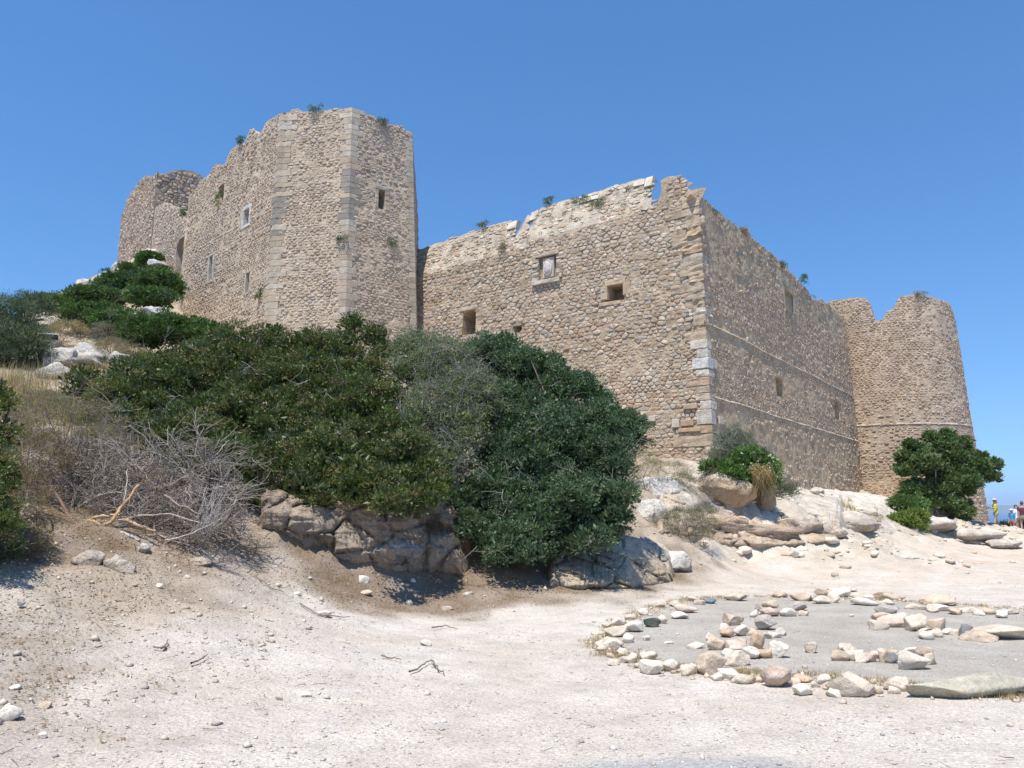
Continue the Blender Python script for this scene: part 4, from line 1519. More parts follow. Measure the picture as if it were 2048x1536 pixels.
# outcrops: (px, py, w, h, Y, colour, top colour, label)
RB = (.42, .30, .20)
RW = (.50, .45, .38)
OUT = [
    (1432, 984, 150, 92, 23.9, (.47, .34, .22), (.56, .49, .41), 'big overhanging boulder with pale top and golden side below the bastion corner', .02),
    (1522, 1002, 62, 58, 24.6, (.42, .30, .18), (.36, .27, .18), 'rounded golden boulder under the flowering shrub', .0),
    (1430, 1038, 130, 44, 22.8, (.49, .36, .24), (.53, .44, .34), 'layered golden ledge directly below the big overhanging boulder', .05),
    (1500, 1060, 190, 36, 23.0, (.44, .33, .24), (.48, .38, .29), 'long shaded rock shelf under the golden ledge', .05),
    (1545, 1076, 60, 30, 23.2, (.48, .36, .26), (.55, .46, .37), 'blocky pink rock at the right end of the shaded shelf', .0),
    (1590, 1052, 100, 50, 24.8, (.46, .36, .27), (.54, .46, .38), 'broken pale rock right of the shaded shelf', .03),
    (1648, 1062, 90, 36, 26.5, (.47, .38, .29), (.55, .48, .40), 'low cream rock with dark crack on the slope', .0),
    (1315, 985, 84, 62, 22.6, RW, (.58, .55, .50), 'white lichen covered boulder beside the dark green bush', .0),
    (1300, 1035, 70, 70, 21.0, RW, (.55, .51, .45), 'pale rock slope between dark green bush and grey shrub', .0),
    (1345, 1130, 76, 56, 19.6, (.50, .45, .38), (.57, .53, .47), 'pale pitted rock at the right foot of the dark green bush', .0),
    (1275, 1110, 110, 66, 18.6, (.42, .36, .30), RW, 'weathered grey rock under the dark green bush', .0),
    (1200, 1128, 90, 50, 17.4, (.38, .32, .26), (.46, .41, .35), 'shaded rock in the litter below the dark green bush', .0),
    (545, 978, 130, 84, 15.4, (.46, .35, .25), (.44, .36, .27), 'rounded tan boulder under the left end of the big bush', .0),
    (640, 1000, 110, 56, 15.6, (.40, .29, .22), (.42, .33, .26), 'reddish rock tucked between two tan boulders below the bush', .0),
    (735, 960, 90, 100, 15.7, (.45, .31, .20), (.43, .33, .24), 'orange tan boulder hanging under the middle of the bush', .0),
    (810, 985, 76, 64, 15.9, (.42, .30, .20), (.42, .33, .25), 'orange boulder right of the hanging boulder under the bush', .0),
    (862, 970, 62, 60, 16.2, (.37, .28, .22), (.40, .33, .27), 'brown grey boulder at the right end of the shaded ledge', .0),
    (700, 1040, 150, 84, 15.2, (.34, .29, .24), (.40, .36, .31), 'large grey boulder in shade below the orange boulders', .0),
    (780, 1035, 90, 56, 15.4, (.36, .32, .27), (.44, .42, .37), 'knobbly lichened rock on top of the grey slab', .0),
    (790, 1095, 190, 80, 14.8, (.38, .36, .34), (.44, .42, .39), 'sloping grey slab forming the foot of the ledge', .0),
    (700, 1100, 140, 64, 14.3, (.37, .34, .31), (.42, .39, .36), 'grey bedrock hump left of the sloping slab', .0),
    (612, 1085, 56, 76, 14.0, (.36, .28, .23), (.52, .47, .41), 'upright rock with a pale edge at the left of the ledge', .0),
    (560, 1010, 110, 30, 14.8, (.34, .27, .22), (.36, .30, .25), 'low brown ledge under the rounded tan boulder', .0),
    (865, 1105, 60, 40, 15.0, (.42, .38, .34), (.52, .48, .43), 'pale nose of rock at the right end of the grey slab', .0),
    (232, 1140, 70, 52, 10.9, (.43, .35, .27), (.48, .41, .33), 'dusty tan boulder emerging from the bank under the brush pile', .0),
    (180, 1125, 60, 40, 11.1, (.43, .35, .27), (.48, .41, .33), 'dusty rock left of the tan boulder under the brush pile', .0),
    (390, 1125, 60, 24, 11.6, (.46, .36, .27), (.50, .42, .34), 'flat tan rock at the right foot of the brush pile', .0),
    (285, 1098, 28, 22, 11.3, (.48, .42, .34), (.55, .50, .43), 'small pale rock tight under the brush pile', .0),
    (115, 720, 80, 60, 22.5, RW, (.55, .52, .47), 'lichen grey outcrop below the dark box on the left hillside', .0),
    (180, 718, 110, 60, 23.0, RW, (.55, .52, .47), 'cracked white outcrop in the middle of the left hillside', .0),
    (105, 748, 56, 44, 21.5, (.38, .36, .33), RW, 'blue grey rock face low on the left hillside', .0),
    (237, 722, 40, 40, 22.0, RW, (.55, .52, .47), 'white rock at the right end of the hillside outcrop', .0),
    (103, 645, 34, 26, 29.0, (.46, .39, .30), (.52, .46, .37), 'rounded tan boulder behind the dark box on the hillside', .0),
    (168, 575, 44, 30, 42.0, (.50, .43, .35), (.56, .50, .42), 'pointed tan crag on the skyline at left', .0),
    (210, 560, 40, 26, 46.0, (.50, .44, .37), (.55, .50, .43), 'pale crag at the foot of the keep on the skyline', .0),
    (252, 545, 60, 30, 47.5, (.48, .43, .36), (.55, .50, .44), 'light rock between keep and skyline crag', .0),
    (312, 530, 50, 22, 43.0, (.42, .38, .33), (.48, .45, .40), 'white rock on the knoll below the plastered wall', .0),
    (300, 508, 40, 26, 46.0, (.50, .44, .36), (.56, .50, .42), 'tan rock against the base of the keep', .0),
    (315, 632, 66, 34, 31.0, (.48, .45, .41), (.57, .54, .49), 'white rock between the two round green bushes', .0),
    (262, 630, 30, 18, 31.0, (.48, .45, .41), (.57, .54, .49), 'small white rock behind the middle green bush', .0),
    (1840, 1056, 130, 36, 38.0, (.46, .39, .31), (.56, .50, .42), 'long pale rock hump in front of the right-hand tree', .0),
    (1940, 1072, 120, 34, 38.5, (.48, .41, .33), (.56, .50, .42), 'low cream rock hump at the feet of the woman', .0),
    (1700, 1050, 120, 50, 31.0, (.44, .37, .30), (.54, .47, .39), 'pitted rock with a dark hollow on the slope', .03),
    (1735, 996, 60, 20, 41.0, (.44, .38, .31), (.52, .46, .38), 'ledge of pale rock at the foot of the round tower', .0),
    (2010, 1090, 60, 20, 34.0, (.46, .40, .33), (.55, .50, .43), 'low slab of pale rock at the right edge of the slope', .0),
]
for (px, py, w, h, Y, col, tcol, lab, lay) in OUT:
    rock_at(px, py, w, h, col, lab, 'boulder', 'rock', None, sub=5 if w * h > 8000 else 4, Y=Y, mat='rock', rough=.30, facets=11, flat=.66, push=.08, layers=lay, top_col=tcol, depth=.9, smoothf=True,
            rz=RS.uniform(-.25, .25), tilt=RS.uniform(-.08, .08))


def ledge(name, label, outline, Ybot, Ytop, col, tcol, seed, cell=.75, bulge=.32, nu=150, nv=70, over=0.0, strata=.05):
    """A continuous face of fused limestone blocks: px columns with top and bottom rows, set into the bank."""
    R = np.random.default_rng(seed)
    O = np.array(outline, float)                     # px, top py, bottom py
    pxs = np.linspace(O[0, 0], O[-1, 0], nu)
    tp, bp = np.interp(pxs, O[:, 0], O[:, 1]), np.interp(pxs, O[:, 0], O[:, 2])
    yb = np.array([hit_ground(a, b)[1] - .05 for a, b in zip(pxs, bp)])
    yt = np.interp(pxs, O[:, 0], np.broadcast_to(Ytop, (len(O),)) if np.ndim(Ytop) else np.full(len(O), Ytop))
    V = np.zeros((nu, nv, 3))
    for i in range(nu):
        for j in range(nv):
            t = j / (nv - 1)
            prof = t ** 1.6 if not over else t ** 1.6 - over * math.sin(math.pi * min(1, t * 1.15)) * .5
            V[i, j] = at(pxs[i], bp[i] + (tp[i] - bp[i]) * t, yb[i] + (yt[i] - yb[i]) * prof)
    P = V.reshape(-1, 3)
    Q = P + .22 * np.stack([fbm(P * 1.3, 2, seed), fbm(P * 1.3, 2, seed + 1), fbm(P * 1.3, 2, seed + 2)], -1)
    lo, hi = Q.min(0) - 1, Q.max(0) + 1
    k = int(np.prod((hi - lo)[[0, 2]]) / (cell * cell * .55)) + 8
    S = R.uniform(lo, hi, (k * 2, 3)) * np.array([1, 1, 1])
    D = np.full((len(Q), 2), 9.0)
    for s in S:
        d = np.sqrt((((Q - s) * np.array([1, .5, 1.5])) ** 2).sum(1)) / cell
        m = d < D[:, 0]
        D[m, 1] = D[m, 0]
        D[m, 0] = d[m]
        m2 = (~m) & (d < D[:, 1])
        D[m2, 1] = d[m2]
    edge = np.clip((D[:, 1] - D[:, 0]) * 4.5 + .35 * fbm(P * 4, 3, seed + 9), 0, 1)
    b = bulge * (np.sqrt(np.clip(1 - (1 - edge) ** 2, 0, 1)) - .5) + (_hash(np.floor(D[:, 0] * 0).astype(int), np.floor(Q[:, 0] * 1.3).astype(int), np.floor(Q[:, 2] * 2.2 + Q[:, 0] * .7).astype(int), seed) - .5) * .10 + .22 * fbm(P * 1.1, 3, seed + 5) + .12 * fbm(P * 3.2, 4, seed + 3) + strata * np.abs(fbm(P * np.array([1.2, 1.2, 9]), 2, seed + 4))
    ends = np.minimum(np.minimum(np.arange(nu), np.arange(nu)[::-1]) / 22, 1)[:, None] * np.ones(nv)[None]
    low = np.ones((nu, nv))
    toC = np.array([0, 0, EYE]) - P
    toC[:, 2] = np.abs(toC[:, 2]) * .2 + 1.5
    toC /= np.linalg.norm(toC, axis=1)[:, None]
    P = P + toC * (b + .12)[:, None] - np.array([0, -.5, 1.0]) * (1 - (ends * low).reshape(-1, 1)) ** 1.5 * 1.5
    V = P.reshape(nu, nv, 3)
    back = V[:, -1:] + np.array([0, 1.4, -.5])
    under = V[:, :1] + np.array([0, .9, -.6])
    V = np.concatenate([under, V, back], 1)
    m = V.shape[1]
    idx = np.arange(nu * m).reshape(nu, m)
    F = np.stack([idx[:-1, :-1], idx[1:, :-1], idx[1:, 1:], idx[:-1, 1:]], -1).reshape(-1, 4)
    W = V.reshape(-1, 3)
    c = np.array(col) * (1 + .22 * fbm(W * 1.6, 3, seed + 6)[:, None]) + fbm(W * 2.3, 2, seed + 8)[:, None] * np.array([.05, .02, -.01])
    tt = np.repeat((np.arange(m) / m)[None], nu, 0).reshape(-1)
    t = smooth(.35, .8, tt + .35 * fbm(W * 1.2, 3, seed + 7))[:, None]
    c = c * (1 - t) + np.array(tcol) * (1 + .15 * fbm(W * 3, 2, seed)[:, None]) * t
    e = np.r_[edge]
    e = np.concatenate([np.ones((nu, 1)), e.reshape(nu, nv), np.ones((nu, 1))], 1).reshape(-1)
    c = c * (.85 + .15 * np.clip(e * 1.6, 0, 1))[:, None]                # slightly darker along the cracks
    return tag(mesh_obj(name, W, F, c, 'rock', smooth=True), label, 'rock')


ledge('rock_ledge', 'continuous broken tan limestone ledge exposed beneath the huge dark bush', [(455, 985, 1025), (520, 925, 1050), (600, 930, 1080), (700, 925, 1122), (800, 930, 1135), (870, 950, 1138), (930, 985, 1135), (980, 1030, 1125)],
      0, [14.8, 14.8, 15.0, 15.1, 15.3, 15.7, 15.9, 16.0], (.36, .285, .21), (.44, .31, .20), 601, cell=.55, bulge=.17, over=.3, strata=.12)
ledge('rock_ledge', 'pale grey rock face in the shade at the right foot of the dark green bush', [(1060, 1100, 1165), (1150, 1080, 1175), (1250, 1070, 1175), (1330, 1090, 1165), (1385, 1120, 1155)],
      [14.9, 15.2, 16.0, 17.0, 18.5], [16.4, 16.8, 17.8, 18.6, 19.6], (.44, .355, .25), (.54, .45, .34), 602, cell=.5, bulge=.15, strata=.12)
ledge('rock_outcrop', 'broken cream limestone outcrop stepping down below the bastion corner', [(1275, 965, 1050), (1340, 955, 1075), (1400, 950, 1085), (1480, 960, 1090), (1560, 985, 1090), (1640, 990, 1085), (1720, 1000, 1072)],
      [20.2, 20.6, 21.6, 22.4, 24.0, 26.5, 30.0], [23.0, 23.6, 24.4, 25.6, 28.4, 31.5, 34.5], (.49, .38, .27), (.60, .53, .43), 603, cell=1.0, bulge=.16, nu=200, nv=80, strata=.10)
ledge('rock_outcrop', 'long low white limestone hump in front of the round tower and fig tree', [(1600, 972, 1040), (1680, 982, 1062), (1760, 990, 1068), (1840, 1020, 1078), (1920, 1042, 1082), (1990, 1056, 1090), (2070, 1070, 1098)],
      [29.5, 31.5, 32.5, 33.0, 34.0, 34.5, 34.5], [36.0, 38.0, 40.0, 41.0, 42.5, 44.5, 44.5], (.55, .47, .37), (.64, .58, .49), 604, cell=1.6, bulge=.14, nu=200, nv=60, strata=.08)


# ------------------------------------------------------------------ gravel, litter, dry grass
def scatter_rocks(name, XY, sizes, cols, sub, sink=0.35, flatn=.65):
    B, F = ico(sub) if sub > 1 else (np.array([(1, 0, 0), (-.9, .2, 0), (.1, 1, .1), (0, -1, -.1), (0, .1, 1), (0, 0, -1.0)]), np.array([(0, 2, 4), (2, 1, 4), (1, 3, 4), (3, 0, 4), (2, 0, 5), (1, 2, 5), (3, 1, 5), (0, 3, 5)]))
    n = len(XY)
    R = np.random.default_rng(n)
    z = ground_z(XY[:, 0], XY[:, 1])
    V = np.repeat(B[None], n, 0) * (1 + R.uniform(-.28, .28, (n, len(B), 1)))
    V = V * (sizes[:, None, None] * R.uniform([.7, .5, .35], [1.2, 1.0, flatn], (n, 3))[:, None, :])
    a = R.uniform(0, 6.28, n)
    c, s = np.cos(a)[:, None], np.sin(a)[:, None]
    X = V[..., 0] * c - V[..., 1] * s + XY[:, 0:1]
    Y = V[..., 0] * s + V[..., 1] * c + XY[:, 1:2]
    Z = V[..., 2] + (z + sizes * .15)[:, None]
    VV = np.stack([X, Y, Z], -1).reshape(-1, 3)
    FF = (F[None] + (np.arange(n) * len(B))[:, None, None]).reshape(-1, 3)
    CC = np.repeat(cols, len(B), 0)
    o = mesh_obj(name, VV, FF, CC, 'pebble')
    return tag(o, kind='stuff')


def pick(R, n, pal, spread=.15):
    pal = np.array(pal)
    return pal[R.integers(0, len(pal), n)] * R.uniform(1 - spread, 1 + spread, (n, 1))


def view_scatter(R, n, y0, y1, power=1.4, xmax=.68):
    """Ground points inside the widened field of view, denser close by."""
    Y = y0 + (y1 - y0) * R.random(n) ** power
    X = R.uniform(-xmax, xmax, n) * (Y + 0.8)
    return np.stack([X, Y], -1)


R = np.random.default_rng(5)
P = view_scatter(R, 38000, 4.0, 22, 1.3)
ins = ring_inside(P[:, 0], P[:, 1])
pm = path_mask(P[:, 0], P[:, 1])
dens = 0.25 + 0.75 * smooth(-.3, .4, fbm(np.c_[P * 0.8, P[:, :1] * 0], 3, 51))
P = P[(R.random(len(P)) < np.where(ins > .5, .35, dens))]
sz = np.exp(R.normal(-4.75, .45, len(P))).clip(.004, .03)
cols = pick(R, len(P), [(.52, .46, .39), (.58, .53, .47), (.45, .38, .31), (.50, .41, .33), (.36, .32, .28)])
tag(scatter_rocks('gravel', P, sz, cols, 1, flatn=.7), 'pale loose gravel strewn over the dusty path and bank', 'gravel')
# broken chips among the ring stones
k = 900
i_ = R.integers(0, len(RING), k)
t_ = R.random(k)[:, None]
P = RING[i_] * (1 - t_) + RING[(i_ + 1) % len(RING)] * t_ + R.normal(0, .16, (k, 2))
P = P[(P[:, 1] < 16) & (P[:, 0] < 11)]
tag(scatter_rocks('rubble', P, np.exp(R.normal(-3.9, .5, len(P))).clip(.01, .06), pick(R, len(P), [(.56, .48, .38), (.50, .41, .31), (.46, .36, .26)]), 1, flatn=.8), 'small stone chips scattered along the edge of the stone ring', 'rubble')
# rubble and blocks weathered out of the rock slope on the right
P = np.stack([R.uniform(4.5, 26, 5000), R.uniform(19.5, 43, 5000)], -1)
rm_ = rock_mask(P[:, 0], P[:, 1])
cl_ = fbm(np.c_[P * .7, P[:, :1] * 0], 3, 57)
P = P[(P[:, 0] / P[:, 1] > .18) & (P[:, 0] / P[:, 1] < .66) & (R.random(len(P)) < np.maximum(rm_, .05) * smooth(-.35, .25, cl_) * .8) & (P[:, 1] < 26 + (P[:, 0] - 6.5) * 1.445 - .8)]
tag(scatter_rocks('rubble', P, np.exp(R.normal(-2.5, .5, len(P))).clip(.04, .26), pick(R, len(P), [(.54, .47, .37), (.50, .41, .31), (.45, .36, .27), (.58, .52, .43)]), 2, flatn=.6), 'broken pale rubble scattered over the limestone slope at right', 'rubble')
# larger stones on the bank
P = view_scatter(R, 5200, 5.0, 20, 1.0)
z = base_ground(P[:, 0], P[:, 1])
keepm = ((z > .12) & (z < 1.3) & (P[:, 0] / P[:, 1] < .25)) | (R.random(len(P)) < .05)
P = P[keepm & (ring_inside(P[:, 0], P[:, 1]) < .3)]
sz = np.exp(R.normal(-3.95, .5, len(P))).clip(.010, .07)
cols = pick(R, len(P), [(.54, .47, .38), (.50, .42, .33), (.44, .35, .26), (.40, .35, .29)])
tag(scatter_rocks('rubble', P, sz, cols, 1, flatn=.8), 'small broken stones scattered on the bank below the ledge', 'rubble')


def blades(name, roots, h, w, cols, mat='straw', lean=.5, seed=0, up=None):
    """Thin grass blades: two-segment tapered strips standing at ROOTS."""
    R = np.random.default_rng(seed)
    n = len(roots)
    a = R.uniform(0, 6.28, n)
    d = np.stack([np.cos(a), np.sin(a), np.zeros(n)], -1)
    if up is None:
        up = np.tile([0, 0, 1.0], (n, 1))
    s = np.stack([-np.sin(a), np.cos(a), np.zeros(n)], -1) * (w * R.uniform(.6, 1.3, n))[:, None]
    hh = (h * R.uniform(.5, 1.3, n))[:, None]
    ln = R.uniform(0, lean, n)[:, None]
    p0 = roots
    p1 = roots + up * hh * .55 + d * hh * ln * .3
    p2 = roots + up * hh * (1 - .3 * ln) + d * hh * ln
    V = np.stack([p0 - s / 2, p0 + s / 2, p1 + s / 3, p1 - s / 3, p2], 1).reshape(-1, 3)
    b = np.arange(n) * 5
    T = np.concatenate([np.stack([b, b + 1, b + 2], -1), np.stack([b, b + 2, b + 3], -1), np.stack([b + 3, b + 2, b + 4], -1)])
    return mesh_obj(name, V, T, np.repeat(cols, 5, 0), mat)


STRAW = [(.42, .33, .18), (.36, .28, .16), (.48, .40, .25), (.30, .22, .13)]
# dry grass and leaf litter on the bank
P = view_scatter(R, 110000, 5.5, 20, .9)
z = base_ground(P[:, 0], P[:, 1])
n_ = fbm(np.c_[P * 0.9, P[:, :1] * 0], 3, 53)
P2 = np.vstack([view_scatter(R, 70000, 10.5, 20, 1.0), view_scatter(R, 30000, 5.5, 11, 1.0)])
P2 = P2[R.random(len(P2)) < litter_shade_mask(P2[:, 0], P2[:, 1]) * .8]
m = (z > .10 + .25 * n_) & (z < 2.4) & (P[:, 0] / P[:, 1] < .24) & (R.random(len(P)) < .75 * smooth(-.05, .5, n_ + .25 * smooth(.2, .5, z)))
P = np.vstack([P[m], P2])
g = np.c_[P, ground_z(P[:, 0], P[:, 1])]
sel = R.random(len(P)) < .45
tag(blades('dry_grass', g[sel], np.full(sel.sum(), .045), np.full(sel.sum(), .0045), pick(R, sel.sum(), [(.44, .36, .24), (.38, .30, .20), (.50, .43, .31), (.30, .23, .15)]), lean=2.2, seed=1), 'short straw-coloured dry grass on the bank', 'grass', kind='stuff')
L = g[~sel]
n = len(L)
a = R.uniform(0, 6.28, n)
ll, lw = R.uniform(.010, .028, n), R.uniform(.005, .011, n)
dx = np.stack([np.cos(a), np.sin(a), R.uniform(-.3, .5, n)], -1) * ll[:, None]
dy = np.stack([-np.sin(a), np.cos(a), R.uniform(-.5, .5, n)], -1) * lw[:, None]
L = L + np.array([0, 0, .012])
V = np.stack([L - dx, L - dy, L + dx, L + dy], 1).reshape(-1, 3)
b = np.arange(n) * 4
T = np.concatenate([np.stack([b, b + 1, b + 2], -1), np.stack([b, b + 2, b + 3], -1)])
tag(mesh_obj('leaf_litter', V, T, np.repeat(pick(R, n, [(.22, .13, .08), (.28, .18, .11), (.36, .27, .18), (.16, .10, .07)]), 4, 0), 'straw'), 'brown fallen leaves covering the ground below the bushes', 'leaf litter', kind='stuff')
# tufts round the ring stones
roots = []
for (a_, b_) in _ring_px[:2] + _ring_px[12:]:
    pass
for _ in range(900):
    i = R.integers(0, len(RING))
    j = (i + 1) % len(RING)
    t = R.random()
    c = RING[i] * (1 - t) + RING[j] * t
    near = c[1] < 9.2 or c[0] < 2.2
    if not near and R.random() < .5:
        continue
    c = c + R.normal(0, .10, 2)
    k = R.integers(10, 34)
    roots.append(c + R.normal(0, .05, (k, 2)))
roots = np.vstack(roots)
g = np.c_[roots, ground_z(roots[:, 0], roots[:, 1])]
tag(blades('dry_grass_tufts', g, np.full(len(g), .05), np.full(len(g), .005), pick(R, len(g), [(.36, .28, .18), (.30, .22, .14), (.42, .34, .22), (.24, .18, .12)]), lean=1.5, seed=2), 'straw-coloured grass tufts growing between the ring stones', 'grass', kind='stuff')
# thin green and dry growth at the foot of the walls and on the left hillside
P = np.stack([R.uniform(9.5, 20, 5000), R.uniform(0, 1, 5000)], -1)
yy = 26 + (P[:, 0] - 6.5) * 1.445 - 1.2 - P[:, 1] ** 1.5 * 2.2
g = np.c_[P[:, 0] + .8, yy, ground_z(P[:, 0] + .8, yy)]
g = g[fbm(g * .8, 2, 81) > -.05]
tag(blades('wall_foot_grass', g, np.full(len(g), .30), np.full(len(g), .02), pick(R, len(g), STRAW + [(.22, .24, .11)]), lean=.8, seed=3), 'dry grass along the foot of the right castle wall', 'grass', kind='stuff')
g = []
for (px, py, Y, sx, k, hh) in [(190, 690, 24, 2.2, 2600, .35), (60, 790, 17, 1.6, 3200, .45), (140, 800, 17.5, 1.0, 1500, .3), (250, 700, 23, 1.0, 900, .3), (25, 740, 19, .8, 900, .6), (230, 870, 15, .9, 800, .3), (1800, 1010, 40, 1.6, 1200, .4), (1830, 1040, 38, 1.2, 900, .3)]:
    x, y, z = at(px, py, Y)
    q = np.stack([R.normal(x, sx * .6, k), R.normal(y, 1.0, k)], -1)
    g.append(np.c_[q, ground_z(q[:, 0], q[:, 1]), np.full(k, hh)])
g = np.vstack(g)
tag(blades('hillside_grass', g[:, :3], g[:, 3], np.full(len(g), .012), pick(R, len(g), [(.34, .26, .16), (.30, .22, .13), (.40, .33, .21), (.24, .19, .12)]), lean=.8, seed=4), 'tall dry golden grass on the left hillside and by the right tree', 'grass', kind='stuff')


# ------------------------------------------------------------------ foliage
def leaf_cloud(C, r, m, L, W, tints, seed, droop=0.0, shell=(.55, 1.05), fold=.25, upb=.35):
    """m leaves round each clump centre C (n,3) of radius r (n,), pointing outwards; tints (n,3) per clump."""
    R = np.random.default_rng(seed)
    n = len(C)
    N = n * m
    d = R.normal(size=(N, 3))
    d /= np.linalg.norm(d, axis=1)[:, None]
    d[:, 2] = np.where(d[:, 2] < -.3, -d[:, 2], d[:, 2])
    cen = np.repeat(C, m, 0)
    rad = np.repeat(r, m)
    p = cen + d * (rad * R.uniform(shell[0], shell[1], N))[:, None] * np.array([1, 1, .85])
    ax = d + R.normal(0, .55, (N, 3)) + np.array([0, 0, upb - droop])
    ax /= np.linalg.norm(ax, axis=1)[:, None]
    sd = np.cross(ax, R.normal(size=(N, 3)))
    sd /= np.linalg.norm(sd, axis=1)[:, None] + 1e-9
    nr = np.cross(ax, sd)
    ll = (L * R.uniform(.6, 1.25, N))[:, None]
    ww = (W * R.uniform(.6, 1.2, N))[:, None]
    mid = p + ax * ll * .5 - nr * ll * fold * .3
    V = np.stack([p, mid + sd * ww / 2, p + ax * ll, mid - sd * ww / 2], 1).reshape(-1, 3)
    b = np.arange(N) * 4
    T = np.concatenate([np.stack([b, b + 1, b + 2], -1), np.stack([b, b + 2, b + 3], -1)])
    col = np.repeat(tints, m, 0) * R.uniform(.65, 1.35, (N, 1))
    return V, T, np.repeat(col, 4, 0)


def lobes_px(lst):
    out = []
    for (px, py, Y, rx, ry, rd, *fix) in lst:
        if not fix and py + ry * .4 > 500 and Y < 44:
            Y = min(Y, hit_ground(px, py + ry * .4)[1] + rd * .5)
        c = at(px, py, Y)
        mpp = math.hypot(c[0], c[1]) / FPX
        out.append((np.array(c), np.array([rx * mpp, rd, ry * mpp])))
    return out


def fill_lobes(poly, n, rmin, rmax, ybot, ytop, seed, flatten=.9):
    """Many overlapping lobes filling an outline given in photograph pixels; distance runs from ybot at its foot to ytop at its crest."""
    R = np.random.default_rng(seed)
    P = np.array(poly, float)
    y0, y1 = P[:, 1].min(), P[:, 1].max()

    def inside(x, y):
        c = False
        for i in range(len(P)):
            a, b = P[i], P[(i + 1) % len(P)]
            if (a[1] > y) != (b[1] > y) and x < (b[0] - a[0]) * (y - a[1]) / (b[1] - a[1]) + a[0]:
                c = not c
        return c
    out, tries = [], 0
    while len(out) < n and tries < n * 60:
        tries += 1
        x, y = R.uniform(P[:, 0].min(), P[:, 0].max()), R.uniform(y0, y1)
        r = rmin + (rmax - rmin) * R.random() ** 1.6
        if not (inside(x - r * .8, y) and inside(x + r * .8, y) and inside(x, y - r * .8) and inside(x, y + r * .75)):
            continue
        if any(math.hypot(x - o[0], y - o[1]) < .55 * min(r, o[3]) for o in out):
            continue
        t = (y1 - y) / (y1 - y0)
        Y = ybot + (ytop - ybot) * t + R.normal(0, .28)
        Y = min(Y, hit_ground(x, y + r * .4)[1] - .15)
        m = math.hypot(*at(x, y, Y)[:2]) / FPX
        out.append((x, y, Y, r, r * flatten, r * m * 1.05, 0))
    return out


def shrub(name, label, cat, lobes, n_clump, clump_r, m, L, W, pal, mat='leaf', seed=0, group=None, stems=10, stem_col=(.16, .12, .09), stem_r=.035, twigs=0, twig_col=(.40, .36, .32),
          droop=0.0, base=None, core=True, foliage_name='foliage', shell=(.5, 1.05), face_cam=True):
    R = np.random.default_rng(seed)
    vol = np.array([l[1][0] * l[1][2] + l[1][1] * (l[1][0] + l[1][2]) * .5 for l in lobes])
    cs, rs = [], []
    for (c, r), v in zip(lobes, vol):
        k = max(4, int(n_clump * v / vol.sum()))
        d = R.normal(size=(k * 3, 3))
        d /= np.linalg.norm(d, axis=1)[:, None]
        d = d[(d[:, 2] > -.75)]
        if face_cam:
            d = d[(d[:, 1] < .55)]
        d = d[:k]
        q = c + d * r * (R.uniform(.70, 1.0, len(d)) * (1 + .12 * vnoise(d * 2.3 + seed, 3)))[:, None]
        ok = np.ones(len(q), bool)
        for (c2, r2) in lobes:
            if c2 is c:
                continue
            ok &= (((q - c2) / r2) ** 2).sum(1) > .55
        cs.append(q[ok])
        rs.append(R.uniform(.6, 1.3, ok.sum()) * clump_r)
    C = np.vstack(cs)
    rr = np.concatenate(rs)
    g = ground_z(C[:, 0], C[:, 1], False)
    keep_ = C[:, 2] > g - .05
    C, rr = C[keep_], rr[keep_]
    tint = pick(R, len(C), pal, .22) * (1 + .25 * vnoise(C * .9, seed)[:, None])
    V1, T1, C1 = leaf_cloud(C, rr, m, L, W, tint, seed + 1, droop, shell)
    if core:                                     # larger, sparse inner leaves, tinted darker as painted interior shade
        ci, ri = [], []
        for (c, r) in lobes:
            k = int(130 * (r[0] * r[2]) ** .5 * (r[1] + .5))
            d = R.normal(size=(k, 3))
            d /= np.linalg.norm(d, axis=1)[:, None]
            ci.append(c + d * r * (R.random(k) ** .4 * .72)[:, None])
            ri.append(np.full(k, clump_r))
        ci, ri = np.vstack(ci), np.concatenate(ri)
        V2, T2, C2 = leaf_cloud(ci, ri, 16, L * 2.2, W * 2.6, pick(R, len(ci), pal, .2) * .9, seed + 2)
        T2 = T2 + len(V1)
        V1, T1, C1 = np.vstack([V1, V2]), np.vstack([T1, T2]), np.vstack([C1, C2])
    allc = np.vstack([l[0] for l in lobes])
    cx, cy = (base[0], base[1]) if base is not None else allc.mean(0)[:2]
    root = empty(name, (float(cx), float(cy), gz(cx, cy)), label, cat, group)
    mesh_obj(foliage_name, V1, T1, C1, mat, root)
    if stems:
        br = Tubes()
        for k in range(stems):
            b0 = np.array([cx + R.normal(0, .25), cy + R.normal(0, .25), 0])
            b0[2] = gz(b0[0], b0[1]) - .1
            tgt = C[R.integers(0, len(C))]
            mid = (b0 + tgt) / 2 + R.normal(0, .15, 3) + np.array([0, 0, .2])
            br.path([b0, (b0 + mid) / 2 + R.normal(0, .06, 3), mid, (mid + tgt) / 2 + R.normal(0, .1, 3), tgt], stem_r * R.uniform(.6, 1.3), .3, stem_col, 5)
        br.build('stems', 'bark', root)
    if twigs:
        tw = Tubes()
        for k in range(twigs):
            i = R.integers(0, len(C))
            b0 = C[i] + R.normal(0, clump_r * .6, 3)
            l = [l for l in lobes][R.integers(0, len(lobes))]
            dirv = R.normal(0, 1, 3) + np.array([0, -.5, .1])
            dirv /= np.linalg.norm(dirv)
            branch(tw, R, b0, dirv, R.uniform(.25, .7), .006, np.array(twig_col) * R.uniform(.7, 1.2), 2, curl=.5)
        o = tw.build('twigs', 'twig', root)
        o['kind'] = 'stuff'
    return root


